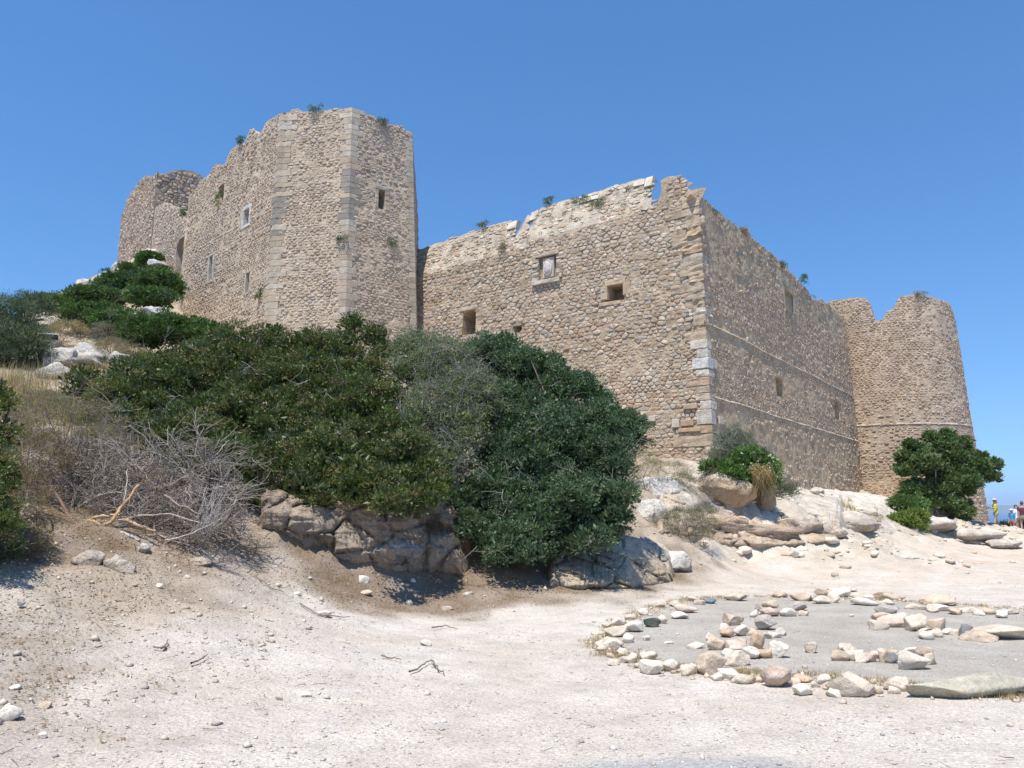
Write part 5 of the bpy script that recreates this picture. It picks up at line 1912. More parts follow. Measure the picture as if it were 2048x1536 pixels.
class Tubes:
    def __init__(s):
        s.V, s.F, s.C, s.n = [], [], [], 0

    def path(s, pts, r0, taper, col, sides=3):
        pts = np.array(pts, float)
        k = len(pts)
        t = np.gradient(pts, axis=0)
        t /= np.linalg.norm(t, axis=1)[:, None] + 1e-9
        ref = np.array([0, 0, 1.0]) if abs(t[0][2]) < .9 else np.array([1.0, 0, 0])
        s1 = np.cross(t, ref)
        s1 /= np.linalg.norm(s1, axis=1)[:, None] + 1e-9
        s2 = np.cross(t, s1)
        r = r0 * np.linspace(1, taper, k)
        a = np.arange(sides) * 2 * math.pi / sides
        V = pts[:, None] + (s1[:, None] * np.cos(a)[None, :, None] + s2[:, None] * np.sin(a)[None, :, None]) * r[:, None, None]
        V = V.reshape(-1, 3)
        idx = np.arange(k * sides).reshape(k, sides)
        nx = np.roll(idx, -1, 1)
        F = np.stack([idx[:-1], nx[:-1], nx[1:], idx[1:]], -1).reshape(-1, 4) + s.n
        s.V.append(V)
        s.F.append(F)
        c = np.empty((len(V), 3))
        c[:] = col
        s.C.append(c)
        s.n += len(V)

    def build(s, name, mat, parent=None, origin=None):
        return mesh_obj(name, np.vstack(s.V), np.vstack(s.F), np.vstack(s.C), mat, parent, origin=origin, smooth=True)


def branch(tb, R, p, d, length, r, col, depth, curl=.35, sides=3, kids=(1, 4), up=0.0):
    n = 4
    pts = [np.array(p, float)]
    dd = np.array(d, float)
    for i in range(n):
        dd = dd + R.normal(0, curl * .35, 3) + np.array([0, 0, up])
        dd /= np.linalg.norm(dd)
        pts.append(pts[-1] + dd * length / n)
    tb.path(pts, r, .45, col, sides)
    if depth > 0:
        for k in range(R.integers(*kids)):
            i = R.integers(1, n)
            nd_ = dd * .7 + R.normal(0, .55, 3)
            nd_ /= np.linalg.norm(nd_)
            branch(tb, R, pts[i], nd_, length * R.uniform(.45, .8), r * .6, col, depth - 1, curl, sides, kids, up)


MASTIC = [(.065, .09, .024), (.08, .11, .03), (.10, .13, .032), (.065, .095, .04), (.15, .13, .05)]
DARKB = [(.065, .105, .055), (.08, .125, .065), (.095, .14, .07), (.065, .11, .045)]
ROUNDB = [(.065, .12, .03), (.08, .14, .034), (.058, .11, .028)]
SAGE = [(.14, .17, .11), (.17, .19, .13), (.12, .14, .095)]
DRYB = [(.26, .20, .13), (.22, .17, .12), (.30, .24, .16), (.20, .18, .12)]
YELG = [(.19, .23, .07), (.24, .28, .09), (.13, .17, .07)]

shrub('evergreen_bush', 'huge dark glossy bush spreading over the tan boulders left of centre', 'bush',
      lobes_px(fill_lobes([(118, 760), (180, 735), (250, 728), (300, 690), (390, 668), (480, 640), (512, 636), (560, 660), (650, 632), (740, 626), (790, 660), (830, 760), (850, 860), (910, 950), (900, 1035), (800, 1060), (740, 1055), (690, 1035), (620, 1020),
                           (540, 1025), (470, 1030), (395, 995), (330, 920), (230, 905), (150, 870), (160, 830)], 150, 24, 74, 12.7, 18.8, 501)),
      1750, .18, 92, .053, .023, MASTIC, seed=101, stems=26, base=at(560, 960, 17.5)[:2], twigs=90)
shrub('dark_green_bush', 'tall dense blue-green bush in front of the rubble bastion wall', 'bush',
      lobes_px(fill_lobes([(885, 690), (930, 668), (1040, 668), (1120, 695), (1170, 735), (1190, 770), (1260, 800), (1290, 850), (1303, 900), (1280, 945), (1245, 965), (1280, 1000), (1296, 1050), (1270, 1095), (1190, 1110), (1110, 1160),
                           (1040, 1165), (960, 1130), (890, 1080), (880, 1010), (920, 980), (960, 900), (930, 800)], 110, 22, 66, 14.3, 18.2, 502)),
      1400, .18, 86, .052, .025, DARKB, seed=103, stems=26, base=at(1090, 1060, 16.6)[:2], twigs=60)
shrub('twiggy_shrub', 'thin yellow-green shrub with bare grey twigs between the two large bushes', 'bush',
      lobes_px([(830, 720, 17.6, 56, 60, .7), (880, 740, 17.0, 80, 72, .8), (930, 800, 16.4, 80, 70, .7), (870, 850, 16.1, 80, 90, .9), (900, 930, 15.6, 50, 60, .6), (925, 870, 15.9, 60, 60, .6), (850, 910, 15.7, 50, 40, .5)]),
      720, .22, 70, .045, .018, YELG + SAGE + SAGE, mat='leaf_matte', seed=105, stems=20, stem_col=(.24, .21, .18), stem_r=.014, twigs=300, twig_col=(.26, .24, .21), base=at(870, 930, 16.6)[:2], core=True)
shrub('rounded_bush', 'neat rounded green bush below the stepped castle wall', 'bush', lobes_px([(335, 666, 26, 90, 34, 1.4), (400, 672, 26, 60, 28, 1.1), (280, 682, 26, 40, 18, 1.0)]), 230, .18, 76, .08, .035, ROUNDB, mat='leaf_matte', seed=107,
      group='rounded bushes on the left hillside', stems=6)
shrub('rounded_bush', 'neat rounded green bush left of the white rock, above dry grass', 'bush', lobes_px([(195, 638, 29, 60, 24, 1.4), (228, 650, 28.5, 44, 26, 1.1), (158, 646, 29, 24, 16, .9)]), 180, .19, 76, .09, .04, ROUNDB, mat='leaf_matte', seed=108,
      group='rounded bushes on the left hillside', stems=6)
shrub('rounded_bush', 'widest upper bush spreading down from the left end of the stepped castle wall', 'bush',
      lobes_px([(314, 574, 36, 46, 32, 1.6), (250, 578, 37, 56, 28, 1.6), (190, 600, 36, 58, 18, 1.5), (120, 612, 35, 46, 10, 1.4), (300, 600, 34, 46, 16, 1.2), (78, 614, 35, 22, 8, 1.0)]),
      400, .25, 70, .115, .05, ROUNDB + DARKB[:1], mat='leaf_matte', seed=109, group='rounded bushes on the left hillside', stems=8)
shrub('rounded_bush', 'small bush on the white knoll at the foot of the keep', 'bush', lobes_px([(302, 517, 43.5, 24, 7, .7), (284, 528, 43.3, 10, 10, .5), (256, 540, 44, 16, 8, .6)]), 70, .2, 90, .10, .05, ROUNDB, mat='leaf_matte', seed=110,
      group='rounded bushes on the left hillside', stems=3)
shrub('olive_bush', 'feathery grey-green bush at the left edge below the skyline', 'bush', lobes_px([(15, 650, 22, 55, 50, 1.3), (45, 690, 21.5, 40, 40, 1.0), (10, 700, 21.5, 50, 46, 1.0), (75, 615, 23, 26, 18, .8)]), 330, .24, 100, .07, .014, SAGE + DARKB, mat='leaf_matte', seed=111, stems=8)
shrub('near_bush', 'nearest green bush cut off by the left edge of the picture', 'bush', lobes_px([(-70, 860, 9.2, 80, 80, .7), (-70, 960, 9.0, 80, 80, .7), (-90, 1050, 8.8, 105, 100, .8), (-30, 800, 9.4, 34, 34, .4)]), 330, .12, 130, .04, .017, MASTIC + [(.10, .14, .035)], seed=112,
      stems=10, base=at(-60, 1120, 9.2)[:2])
tr = shrub('fig_tree', 'wide leafy green tree growing in front of the round stone tower', 'tree',
           lobes_px(fill_lobes([(1800, 900), (1815, 868), (1850, 876), (1880, 858), (1925, 866), (1940, 895), (1955, 900), (1965, 868), (1975, 880), (1972, 905), (2000, 925), (1990, 950), (2006, 958), (1984, 976), (1962, 990), (1955, 1020), (1930, 1050),
                                (1890, 1020), (1850, 1015), (1810, 1000), (1795, 960)], 62, 8, 24, 40.3, 41.5, 503)),
           300, .20, 62, .115, .06, [(.095, .155, .055), (.12, .18, .065), (.085, .14, .05), (.15, .19, .08)], mat='leaf_matte', seed=113, stems=0, foliage_name='crown', twigs=60)
tb = Tubes()
RR = np.random.default_rng(9)
bx, by, _ = at(1885, 1050, 41)
for k in range(9):
    b0 = np.array([bx + RR.normal(0, .5), by + RR.normal(0, .2), gz(bx, by) - .1])
    tgt = np.array(at(RR.uniform(1830, 1960), RR.uniform(890, 980), 41 + RR.normal(0, .5)))
    tb.path([b0, b0 * .7 + tgt * .3 + RR.normal(0, .12, 3), b0 * .4 + tgt * .6 + RR.normal(0, .15, 3), tgt], .06, .3, (.30, .26, .22), 6)
tb.build('trunk', 'bark', tr)
sh = shrub('grey_shrub', 'wispy grey-green shrub against the bastion corner', 'bush', lobes_px([(1468, 900, 24.8, 44, 40, .8), (1490, 925, 24.6, 44, 44, .8), (1440, 930, 24.6, 24, 30, .5), (1570, 985, 25.5, 30, 18, .4)]), 230, .22, 80, .06, .010, SAGE, mat='leaf_matte', seed=114, stems=8, twigs=120,
           twig_col=(.3, .28, .24))
shrub('flowering_caper_bush', 'bright green trailing bush with tiny white flowers over the overhanging boulder', 'bush', lobes_px([(1505, 930, 23.9, 46, 34, .5), (1525, 955, 23.7, 36, 34, .5), (1435, 938, 23.6, 32, 14, .4), (1465, 950, 23.4, 36, 14, .4)]), 150, .18, 70, .06, .04,
      [(.09, .17, .035), (.11, .19, .045), (.07, .13, .03)], seed=115, stems=0)
for (lab, lobes, seed, pal) in [
    ('bright green low bush in front of the fig tree', [(1822, 1015, 37, 26, 16, .8), (1800, 1008, 37, 18, 8, .6)], 121, [(.10, .18, .05), (.12, .20, .06)]),
    ('yellow-green bush growing out of the rock slope', [(1812, 1052, 34, 30, 24, .7), (1835, 1040, 34, 14, 16, .5)], 122, [(.14, .20, .045), (.17, .22, .05)]),
    ('low dark bush behind the people at the right edge', [(2010, 1062, 52, 24, 12, 1.0), (2046, 1062, 52, 30, 16, 1.0)], 123, [(.05, .08, .035)])]:
    shrub('low_bush', lab, 'bush', lobes_px(lobes), 60, .25, 80, .11, .035, pal, mat='leaf_matte', seed=seed, stems=4, core=True)
for (lab, lobes, seed, nc, pal, cr) in [
    ('olive-brown dry shrub beside the dark green bush', [(1320, 950, 22.6, 60, 26, .7), (1285, 935, 22.2, 34, 34, .6)], 131, 120, [(.24, .22, .12), (.28, .25, .15), (.20, .20, .11)], .16),
    ('small ash-grey shrub against the overhanging boulder', [(1400, 980, 22.9, 34, 20, .5), (1370, 965, 23, 18, 14, .4)], 132, 70, [(.26, .24, .21), (.22, .20, .18)], .14),
    ('grey-green spiky shrub below the golden ledge', [(1375, 1055, 20.4, 46, 40, .7), (1330, 1055, 20.2, 34, 34, .5), (1410, 1040, 20.8, 24, 30, .4)], 133, 170, [(.19, .20, .11), (.24, .22, .15), (.16, .17, .10)], .15),
    ('dark brown dry shrub under the ledge between slab and green bush', [(845, 1055, 14.9, 40, 38, .5), (820, 1065, 14.8, 22, 26, .4)], 134, 110, [(.15, .10, .07), (.19, .13, .09)], .13),
    ('grey-brown heath covering the slope behind the brush pile', [(150, 860, 14.2, 80, 56, .9), (90, 830, 14.6, 60, 40, .8), (200, 900, 13.6, 50, 40, .6)], 135, 330, [(.24, .21, .15), (.20, .19, .12), (.28, .22, .15)], .15),
    ('brown dry heath at the left edge below the near bush', [(70, 930, 11.8, 60, 60, .6), (25, 1010, 10.6, 60, 60, .6), (30, 1100, 9.6, 60, 50, .5)], 136, 300, [(.20, .14, .09), (.15, .11, .07), (.24, .18, .11)], .13),
    ('domed straw-coloured heath on the left hillside', [(225, 698, 23.4, 28, 14, .5), (268, 710, 22.6, 24, 12, .5)], 137, 60, [(.30, .24, .16), (.26, .21, .15)], .16),
    ('dead grey shrub below the middle rounded bush', [(210, 672, 25.5, 26, 20, .6), (250, 690, 25, 14, 10, .4)], 138, 60, [(.24, .21, .18), (.28, .25, .21)], .16),
    ('brown heath above the dark box on the hillside', [(140, 665, 27, 34, 18, .8), (120, 640, 30, 20, 8, .6), (100, 700, 24, 26, 12, .5)], 139, 100, [(.26, .20, .14), (.30, .24, .16)], .18),
    ('dark heath in the hollow of the rock slope', [(1735, 1040, 32, 30, 12, .5), (1655, 1065, 26, 24, 12, .3)], 140, 60, [(.20, .16, .12), (.26, .21, .15)], .13)]:
    shrub('dry_shrub', lab, 'shrub', lobes_px(lobes), nc, cr, 62, .055 if 'hillside' not in lab else .08, .007 if 'hillside' not in lab else .012, pal, mat='straw', seed=seed, stems=0 if seed in (140, 134, 132) else 6, stem_r=.012, stem_col=(.2, .16, .12),
          twigs=nc // 3, twig_col=(.25, .20, .16), core=False)

# plants growing out of the masonry
WALLP = [('plant hanging from the blocked window of the stepped wall', LEFTW, [(440, 400, 5, 16)], ROUNDB), ('tuft on the broken crest of the stepped wall', LEFTW, [(484, 284, 7, 6)], DARKB),
         ('small tuft on top of the tall tower', TA, [(634, 218, 13, 5)], SAGE), ('low tuft on the right crest of the tall tower', TB, [(762, 245, 10, 5)], SAGE),
         ('tuft growing at the upper left end of the stepped wall', LEFTW, [(371, 428, 5, 7)], ROUNDB), ('tuft at the foot of the stepped wall', LEFTW, [(366, 592, 5, 12)], ROUNDB),
         ('tuft beside the lower corner stones of the tall tower', LEFTW, [(521, 590, 4, 9)], ROUNDB), ('caper tuft low on the right face of the tall tower', TB, [(784, 488, 9, 8)], SAGE),
         ('flat tuft across the corner stones of the tall tower', TA, [(684, 480, 10, 3)], SAGE),
         ('dark tuft on the bastion parapet', FRONT, [(1100, 404, 11, 8)], SAGE), ('wide green cushion on the bastion parapet', FRONT, [(1165, 402, 22, 8), (1195, 408, 18, 8)], SAGE + ROUNDB[:1]),
         ('thin tuft on the lower parapet left of the merlon', FRONT, [(968, 452, 10, 5)], SAGE), ('straw tuft in the parapet gap', FRONT, [(1012, 494, 14, 9)], DRYB),
         ('dark green tuft on the crest of the right wall', RIGHT, [(1606, 560, 8, 8)], ROUNDB), ('pale tuft on the crest of the right wall near the round tower', RIGHT, [(1560, 532, 8, 6)], SAGE),
         ('tuft on the crest of the right wall near the bastion corner', RIGHT, [(1486, 466, 9, 7)], DRYB), ('dry tuft on top of the round tower', RT, [(1840, 590, 12, 4)], DRYB + SAGE)]
for i, (lab, face, sp, pal) in enumerate(WALLP):
    cs, rs = [], []
    for (px, py, rx, ry) in sp:
        u, z = face.hit(px, py)
        c = face.pt(u, z, .05)
        mpp = math.hypot(c[0], c[1]) / FPX
        for k in range(14):
            cs.append(face.pt(u + random.uniform(-1, 1) * rx * mpp, z + random.uniform(-1, 1) * ry * mpp, random.uniform(-.05, .18)))
            rs.append(.09)
    V_, T_, C_ = leaf_cloud(np.array(cs), np.array(rs), 34, .09, .022, pick(np.random.default_rng(i), len(cs), pal, .2), 200 + i, droop=.2)
    tag(mesh_obj('wall_plant', V_, T_, C_, 'leaf_matte'), lab, 'plant', 'plants rooted in the castle masonry')
# many tiny grey cushions on the parapet: nobody could count them
cs = []
for k in range(95):
    px = random.uniform(850, 1340)
    top_py = np.interp(px, [845, 960, 1028, 1045, 1062, 1150, 1310, 1340], [497, 458, 440, 470, 422, 396, 347, 400])
    u, z = FRONT.hit(px, top_py + random.uniform(6, 62))
    cs.append(FRONT.pt(u, z, .04))
for k in range(60):
    px = random.uniform(1400, 1680)
    u, z = RIGHT.hit(px, np.interp(px, [1400, 1500, 1600, 1690], [395, 474, 570, 640]) + random.uniform(0, 14))
    cs.append(RIGHT.pt(u, z, .02))
cs = np.array(cs)
V_, T_, C_ = leaf_cloud(cs, np.full(len(cs), .07), 40, .05, .016, pick(np.random.default_rng(3), len(cs), SAGE + [(.2, .19, .15)], .2), 300)
tag(mesh_obj('parapet_moss', V_, T_, C_, 'leaf_matte'), 'grey-green cushion weeds dotted over the bastion parapet', 'weeds', kind='stuff')

# white flowers and drooping straw on the caper bush
R = np.random.default_rng(77)
fl = np.array([at(R.uniform(1475, 1558), R.uniform(905, 975), 23.2 + R.normal(0, .1)) for _ in range(26)])
V_, T_, C_ = leaf_cloud(fl, np.full(len(fl), .01), 5, .04, .03, np.tile([[.75, .73, .68]], (len(fl), 1)), 310)
tag(mesh_obj('caper_flowers', V_, T_, C_, 'leaf_matte'), 'tiny white flowers dotted over the bright green bush', 'flowers', kind='stuff')
tb = Tubes()
for k in range(110):
    p = np.array(at(R.uniform(1495, 1545), R.uniform(925, 950), 23.1 + R.normal(0, .1)))
    e = np.array(at(R.uniform(1500, 1556), R.uniform(965, 1000), 23.2 + R.normal(0, .1)))
    mid = (p + e) / 2 + R.normal(0, .06, 3) + np.array([0, -.1, .08])
    tb.path([p, (p + mid) / 2 + [0, 0, .05], mid, (mid + e) / 2, e], .007, .4, np.array((.50, .38, .20)) * R.uniform(.7, 1.2))
tag(tb.build('hanging_straw', 'straw'), 'golden dry stems hanging down over the rounded boulder', 'dry grass', kind='stuff')

# ------------------------------------------------------------------ brush pile of dead branches
R = np.random.default_rng(55)
bpx = at(270, 1060, 11.6)
pile = empty('brush_pile', (float(bpx[0]), float(bpx[1]), gz(bpx[0], bpx[1])), 'tangled pile of dead grey branches on the dusty bank at left', 'brush pile')


def pile_point():
    while True:
        px, py = R.uniform(30, 475), R.uniform(865, 1092)
        t = ((px - 252) / 224) ** 2 + ((py - 985) / 118) ** 2
        if t < 1 and py > np.interp(px, [30, 60, 130, 200, 250, 390, 470], [930, 880, 870, 905, 900, 890, 985]):
            return px, py


tw = Tubes()
for k in range(1050):
    px, py = pile_point()
    Y = 11.9 + (1060 - py) / 180 * 1.2 + R.normal(0, .25)
    p = np.array(at(px, py, Y))
    d = R.normal(0, 1, 3) * np.array([1, .5, .45]) + np.array([.35, -.1, .12])
    d /= np.linalg.norm(d)
    g = R.uniform(.7, 1.15)
    branch(tw, R, p, d, R.uniform(.25, .75), R.uniform(.006, .012), np.array((.37, .315, .265)) * g * (.45 if R.random() < .4 else 1), 2, curl=.6)
for k in range(60):                                         # fan of pale twigs at the right end
    p = np.array(at(R.uniform(380, 420), R.uniform(1060, 1085), 11.4))
    tx, ty = R.uniform(400, 475), R.uniform(955, 1040)
    e = np.array(at(tx, ty, 11.3 + R.normal(0, .15)))
    mid = (p + e) / 2 + R.normal(0, .05, 3) + [0, -.05, -.04]
    tw.path([p, (p + mid) / 2, mid, (mid + e) / 2 + R.normal(0, .02, 3), e], .006, .35, np.array((.48, .45, .42)) * R.uniform(.8, 1.1))
o = tw.build('twigs', 'twig', pile)
o['kind'] = 'stuff'
# limbs one can pick out
LIMBS = [([(176, 1042), (205, 1052), (228, 1040), (240, 1015), (258, 995), (278, 970)], .055, (.50, .30, .16), 'curved limb with bare orange wood'),
         ([(186, 1034), (215, 1032), (240, 1030)], .04, (.48, .33, .20), None), ([(250, 1040), (275, 1050), (312, 1062)], .05, (.44, .30, .19), None),
         ([(240, 1065), (262, 1072), (280, 1080)], .045, (.42, .38, .34), None), ([(80, 940), (110, 985), (130, 1020), (145, 1055)], .05, (.20, .12, .09), 'dark red-brown limb'),
         ([(235, 1040), (290, 1030), (340, 1028), (400, 1045)], .022, (.45, .37, .30), None), ([(330, 990), (360, 1010), (402, 1030)], .03, (.30, .22, .17), None),
         ([(170, 1090), (180, 1070), (186, 1050)], .02, (.45, .36, .27), None), ([(195, 1100), (230, 1102), (246, 1106)], .022, (.46, .42, .38), None),
         ([(250, 1000), (254, 960), (256, 938)], .018, (.38, .34, .28), None), ([(60, 1010), (120, 1040), (190, 1060)], .035, (.16, .11, .09), None),
         ([(330, 1080), (372, 1070), (410, 1055), (450, 1035)], .016, (.50, .44, .38), None)]
for pts, r, col, lab in LIMBS:
    tb = Tubes()
    P3 = [np.array(at(px, py, 11.15 + (1080 - py) / 300)) for px, py in pts]
    Q = []
    for i in range(len(P3) - 1):
        for t in (0, .33, .66):
            Q.append(P3[i] * (1 - t) + P3[i + 1] * t + R.normal(0, .008, 3))
    Q.append(P3[-1])
    tb.path(Q, r * .55, .6, col, 8)
    o = tb.build('branch', 'bark', pile)
    if lab:
        o['label'] = lab

# fallen sticks on the gravel
STICKS = [([(822, 1352), (845, 1338), (862, 1328)], [(862, 1328), (874, 1342), (888, 1352)], 'forked dead stick lying on the open gravel'),
          ([(765, 1318), (785, 1322), (802, 1326)], None, 'short dark stick left of the forked stick on the gravel'),
          ([(600, 1212), (640, 1235), (700, 1240)], None, 'long thin stick along the edge of the leaf litter'),
          ([(510, 1160), (540, 1180), (568, 1190)], None, 'thin stick on the dusty slope above the low white chunk'),
          ([(305, 1302), (325, 1308), (338, 1300)], [(325, 1308), (332, 1296), (335, 1290)], 'small forked twig on the dusty ground at left'),
          ([(865, 1262), (890, 1258), (915, 1262)], None, 'curved dry twig at the edge of the path'),
          ([(1240, 1010), (1420, 1020), (1420, 1021)], None, None),
          ([(380, 1335), (400, 1330), (414, 1322)], None, 'straight twig on the gravel at lower left'),
          ([(1268, 1255), (1280, 1290), (1330, 1315)], None, None)]
for pts, pts2, lab in STICKS:
    if lab is None:
        continue
    tb = Tubes()
    for q in (pts, pts2):
        if q:
            P3 = []
            for (px, py) in q:
                X, Yw, z = hit_ground(px, py)
                P3.append(np.array([X, Yw, z + .02 + R.uniform(0, .025)]))
            Q = []
            for i in range(len(P3) - 1):
                for t in (0, .25, .5, .75):
                    Q.append(P3[i] * (1 - t) + P3[i + 1] * t + R.normal(0, .006, 3))
            Q.append(P3[-1])
            tb.path(Q, .011, .5, (.24, .18, .14), 5)
    tag(tb.build('fallen_stick', 'bark'), lab, 'stick', 'dead sticks lying on the ground')
# a few hundred twig scraps
tb = Tubes()
P = view_scatter(R, 900, 5, 16, 1.0)
zz = base_ground(P[:, 0], P[:, 1])
P = P[((zz > .03) & (P[:, 0] < 2)) | (R.random(len(P)) < .10)]
P = P[ring_inside(P[:, 0], P[:, 1]) < .2]
gzv = ground_z(P[:, 0], P[:, 1])
for (x, y), z in zip(P, gzv):
    a, l = R.uniform(0, 6.28), R.uniform(.04, .16)
    p = np.array([x, y, z + .012])
    e = p + np.array([math.cos(a) * l, math.sin(a) * l, R.uniform(-.005, .03)])
    tb.path([p, (p + e) / 2 + R.normal(0, .01, 3), e], .0035, .6, np.array((.26, .20, .15)) * R.uniform(.6, 1.5))
tag(tb.build('twig_litter', 'twig'), 'broken twig scraps strewn over dust and gravel', 'twigs', kind='stuff')

# ------------------------------------------------------------------ small built things
M['dark_metal'] = plain_mat('dark_painted_metal', (.035, .04, .05), .5)
M['concrete'] = plain_mat('grey_concrete', (.36, .36, .36), .9)
M['steel'] = plain_mat('pale_metal', (.6, .6, .6), .4, .6)


def box_mesh(c, s, rz=0, tiltx=0, bev=.01):
    bm = bmesh.new()
    bmesh.ops.create_cube(bm, size=1)
    bmesh.ops.scale(bm, vec=s, verts=bm.verts)
    bmesh.ops.bevel(bm, geom=bm.edges[:], offset=bev, segments=2, affect='EDGES')
    V = np.array([v.co[:] for v in bm.verts])
    F = [tuple(v.index for v in f.verts) for f in bm.faces]
    bm.free()
    V = rot_z(rot_x(V, tiltx), rz) + np.array(c)
    return V, F


bx = at(107, 687, 25.5)
fl = empty('information_lectern', (bx[0], bx[1], gz(bx[0], bx[1])), 'dark tilted panel on a grey concrete block on the left hillside', 'sign')
hg = gz(bx[0], bx[1])
zt = bx[2]
V, F = box_mesh((bx[0], bx[1], (zt + hg) / 2 - .1), (.42, .40, (zt - hg) + .35), .3, 0, .015)
mesh_obj('concrete_base', V, F, (1, 1, 1), 'concrete', fl)
V, F = box_mesh((bx[0] - .12, bx[1] - .05, zt + .20), (.50, .34, .09), .35, -.5, .02)
pn = mesh_obj('panel', V, F, (1, 1, 1), 'dark_metal', fl)
V, F = box_mesh((bx[0] - .16, bx[1] + .07, zt + .30), (.40, .03, .02), .35, 0, .005)
mesh_obj('rim', V, F, (1, 1, 1), 'steel', pn)
p = at(87, 657, 27)
tb = []
V = [(p[0] - .16, p[1], p[2] - .2), (p[0] + .22, p[1] + .1, p[2] - .25), (p[0] + .12, p[1] + .35, p[2] - .22), (p[0] - .1, p[1] + .3, p[2] - .2), (p[0] - .03, p[1] + .1, p[2] + .14), (p[0] + .03, p[1] + .15, p[2] + .14)]
V = [tuple(v) for v in V]
F = [(0, 1, 4), (1, 5, 4), (1, 2, 5), (2, 3, 5), (3, 4, 5), (3, 0, 4), (3, 2, 1, 0)]
tag(mesh_obj('floodlight', V, F, (1, 1, 1), 'dark_metal'), 'small dark wedge-shaped housing above the dark panel', 'floodlight')

# ------------------------------------------------------------------ people
def person(px_feet, py_feet, Y, height, label, pose, top, bottom, skin=(.52, .33, .24), hair=(.12, .08, .05), hat=None, facing=0.0, skirt=False, item=None, shoes=(.15, .12, .1), hair_long=False, bare_arms=True):
    X = at(px_feet, py_feet, Y)[0]
    g = gz(X, Y)
    root = empty('person', (X, Y, g), label, 'person')
    s = height / 1.72
    J = dict(pelvis=(0, 0, .93), waist=(0, 0, 1.05), chest=(0, .01, 1.28), neck=(0, 0, 1.44), head=(0, -.02, 1.56), top=(0, -.01, 1.68),
             shl=(-.17, 0, 1.39), shr=(.17, 0, 1.39), ell=(-.22, .02, 1.12), elr=(.22, .02, 1.12), wrl=(-.23, -.03, .88), wrr=(.23, -.03, .88),
             hil=(-.09, 0, .90), hir=(.09, 0, .90), knl=(-.10, -.02, .50), knr=(.10, -.02, .50), anl=(-.10, .02, .09), anr=(.10, .02, .09), tol=(-.11, -.15, .03), tor=(.11, -.15, .03), hdl=(-.235, -.06, .80), hdr=(.235, -.06, .80))
    J.update(pose)
    names = list(J)
    RAD = dict(pelvis=.125, waist=.105, chest=.125, neck=.05, head=.085, top=.07, shl=.055, shr=.055, ell=.038, elr=.038, wrl=.026, wrr=.026, hil=.085, hir=.085, knl=.052, knr=.052, anl=.036, anr=.036, tol=.032, tor=.032, hdl=.028, hdr=.028)
    E = [('pelvis', 'waist'), ('waist', 'chest'), ('chest', 'neck'), ('neck', 'head'), ('head', 'top'), ('chest', 'shl'), ('chest', 'shr'), ('shl', 'ell'), ('ell', 'wrl'), ('wrl', 'hdl'), ('shr', 'elr'), ('elr', 'wrr'), ('wrr', 'hdr'),
         ('pelvis', 'hil'), ('pelvis', 'hir'), ('hil', 'knl'), ('knl', 'anl'), ('anl', 'tol'), ('hir', 'knr'), ('knr', 'anr'), ('anr', 'tor')]
    def w(v):
        v = np.array(v, float) * s
        return rot_z(v[None], facing)[0]
    V = [w(J[n]) for n in names]
    # five short fingers on each hand
    ex, er = [], []
    EE = [(names.index(a), names.index(b)) for a, b in E]
    for h, wr in (('hdl', 'wrl'), ('hdr', 'wrr')):
        hp, wp = np.array(J[h]), np.array(J[wr])
        d = hp - wp
        d = d / (np.linalg.norm(d) + 1e-9)
        side = np.cross(d, [0, 0, 1.0]) if abs(d[2]) < .8 else np.array([0, 1.0, 0])
        side = side / (np.linalg.norm(side) + 1e-9)
        for k in range(5):
            off = (k - 2) * .018
            ln = [.06, .085, .09, .085, .07][k]
            i0 = len(V)
            V.append(w(hp + side * off + d * ln * .6))
            V.append(w(hp + side * off * 1.3 + d * ln + np.array([0, -.015, -.01])))
            er += [.010, .008]
            EE += [(names.index(h), i0), (i0, i0 + 1)]
    me = bpy.data.meshes.new('body')
    me.from_pydata([tuple(v) for v in V], EE, [])
    o = bpy.data.objects.new('body', me)
    COL.objects.link(o)
    o.parent = root
    sk = o.modifiers.new('skin', 'SKIN')
    rads = [RAD[n] for n in names] + er
    for i, r in enumerate(rads):
        me.skin_vertices[0].data[i].radius = (r * s, r * s * (.8 if i < 3 else 1))
    me.skin_vertices[0].data[names.index('pelvis')].use_root = True
    sk.use_smooth_shade = True
    o.modifiers.new('sub', 'SUBSURF').render_levels = 2
    o.modifiers['sub'].levels = 1
    me.materials.append(plain_mat('skin', skin, .6))
    base = np.array([X, Y, g])

    def loft(name, rings, col, parent=root, n=14, closed_top=True):
        VV, FF = [], []
        for (c, rx, ry) in rings:
            for a in range(n):
                t = 2 * math.pi * a / n
                VV.append(base + w((c[0] + math.cos(t) * rx, c[1] + math.sin(t) * ry, c[2])))
        for k in range(len(rings) - 1):
            for a in range(n):
                b = (a + 1) % n
                FF.append((k * n + a, k * n + b, (k + 1) * n + b, (k + 1) * n + a))
        if closed_top:
            FF.append(tuple((len(rings) - 1) * n + a for a in range(n)))
        return mesh_obj(name, VV, FF, (1, 1, 1), plain_mat(name + '_cloth', col, .85), parent, smooth=True)

    def P(n):
        return np.array(J[n])
    c, wv, pv, nk = P('chest'), P('waist'), P('pelvis'), P('neck')
    loft('shirt', [(pv + [0, 0, -.02], .165, .125), (wv, .145, .115), ((wv + c) / 2, .15, .12), (c, .17, .125), (c + [0, 0, .08], .165, .105), (nk + [0, 0, -.035], .10, .08), (nk + [0, 0, -.01], .06, .06)], top)
    if not bare_arms:
        for a, b in (('shl', 'ell'), ('shr', 'elr')):
            A, B = P(a), P(b)
            loft('sleeve', [(A + [0, 0, .05], .05, .05), (A, .07, .07), (A * .4 + B * .6, .06, .06)][::-1], top)
    loft('shorts', [(pv + [0, 0, -.16], .17, .13), (pv + [0, 0, -.05], .17, .135), (pv + [0, 0, .04], .15, .12)], bottom)
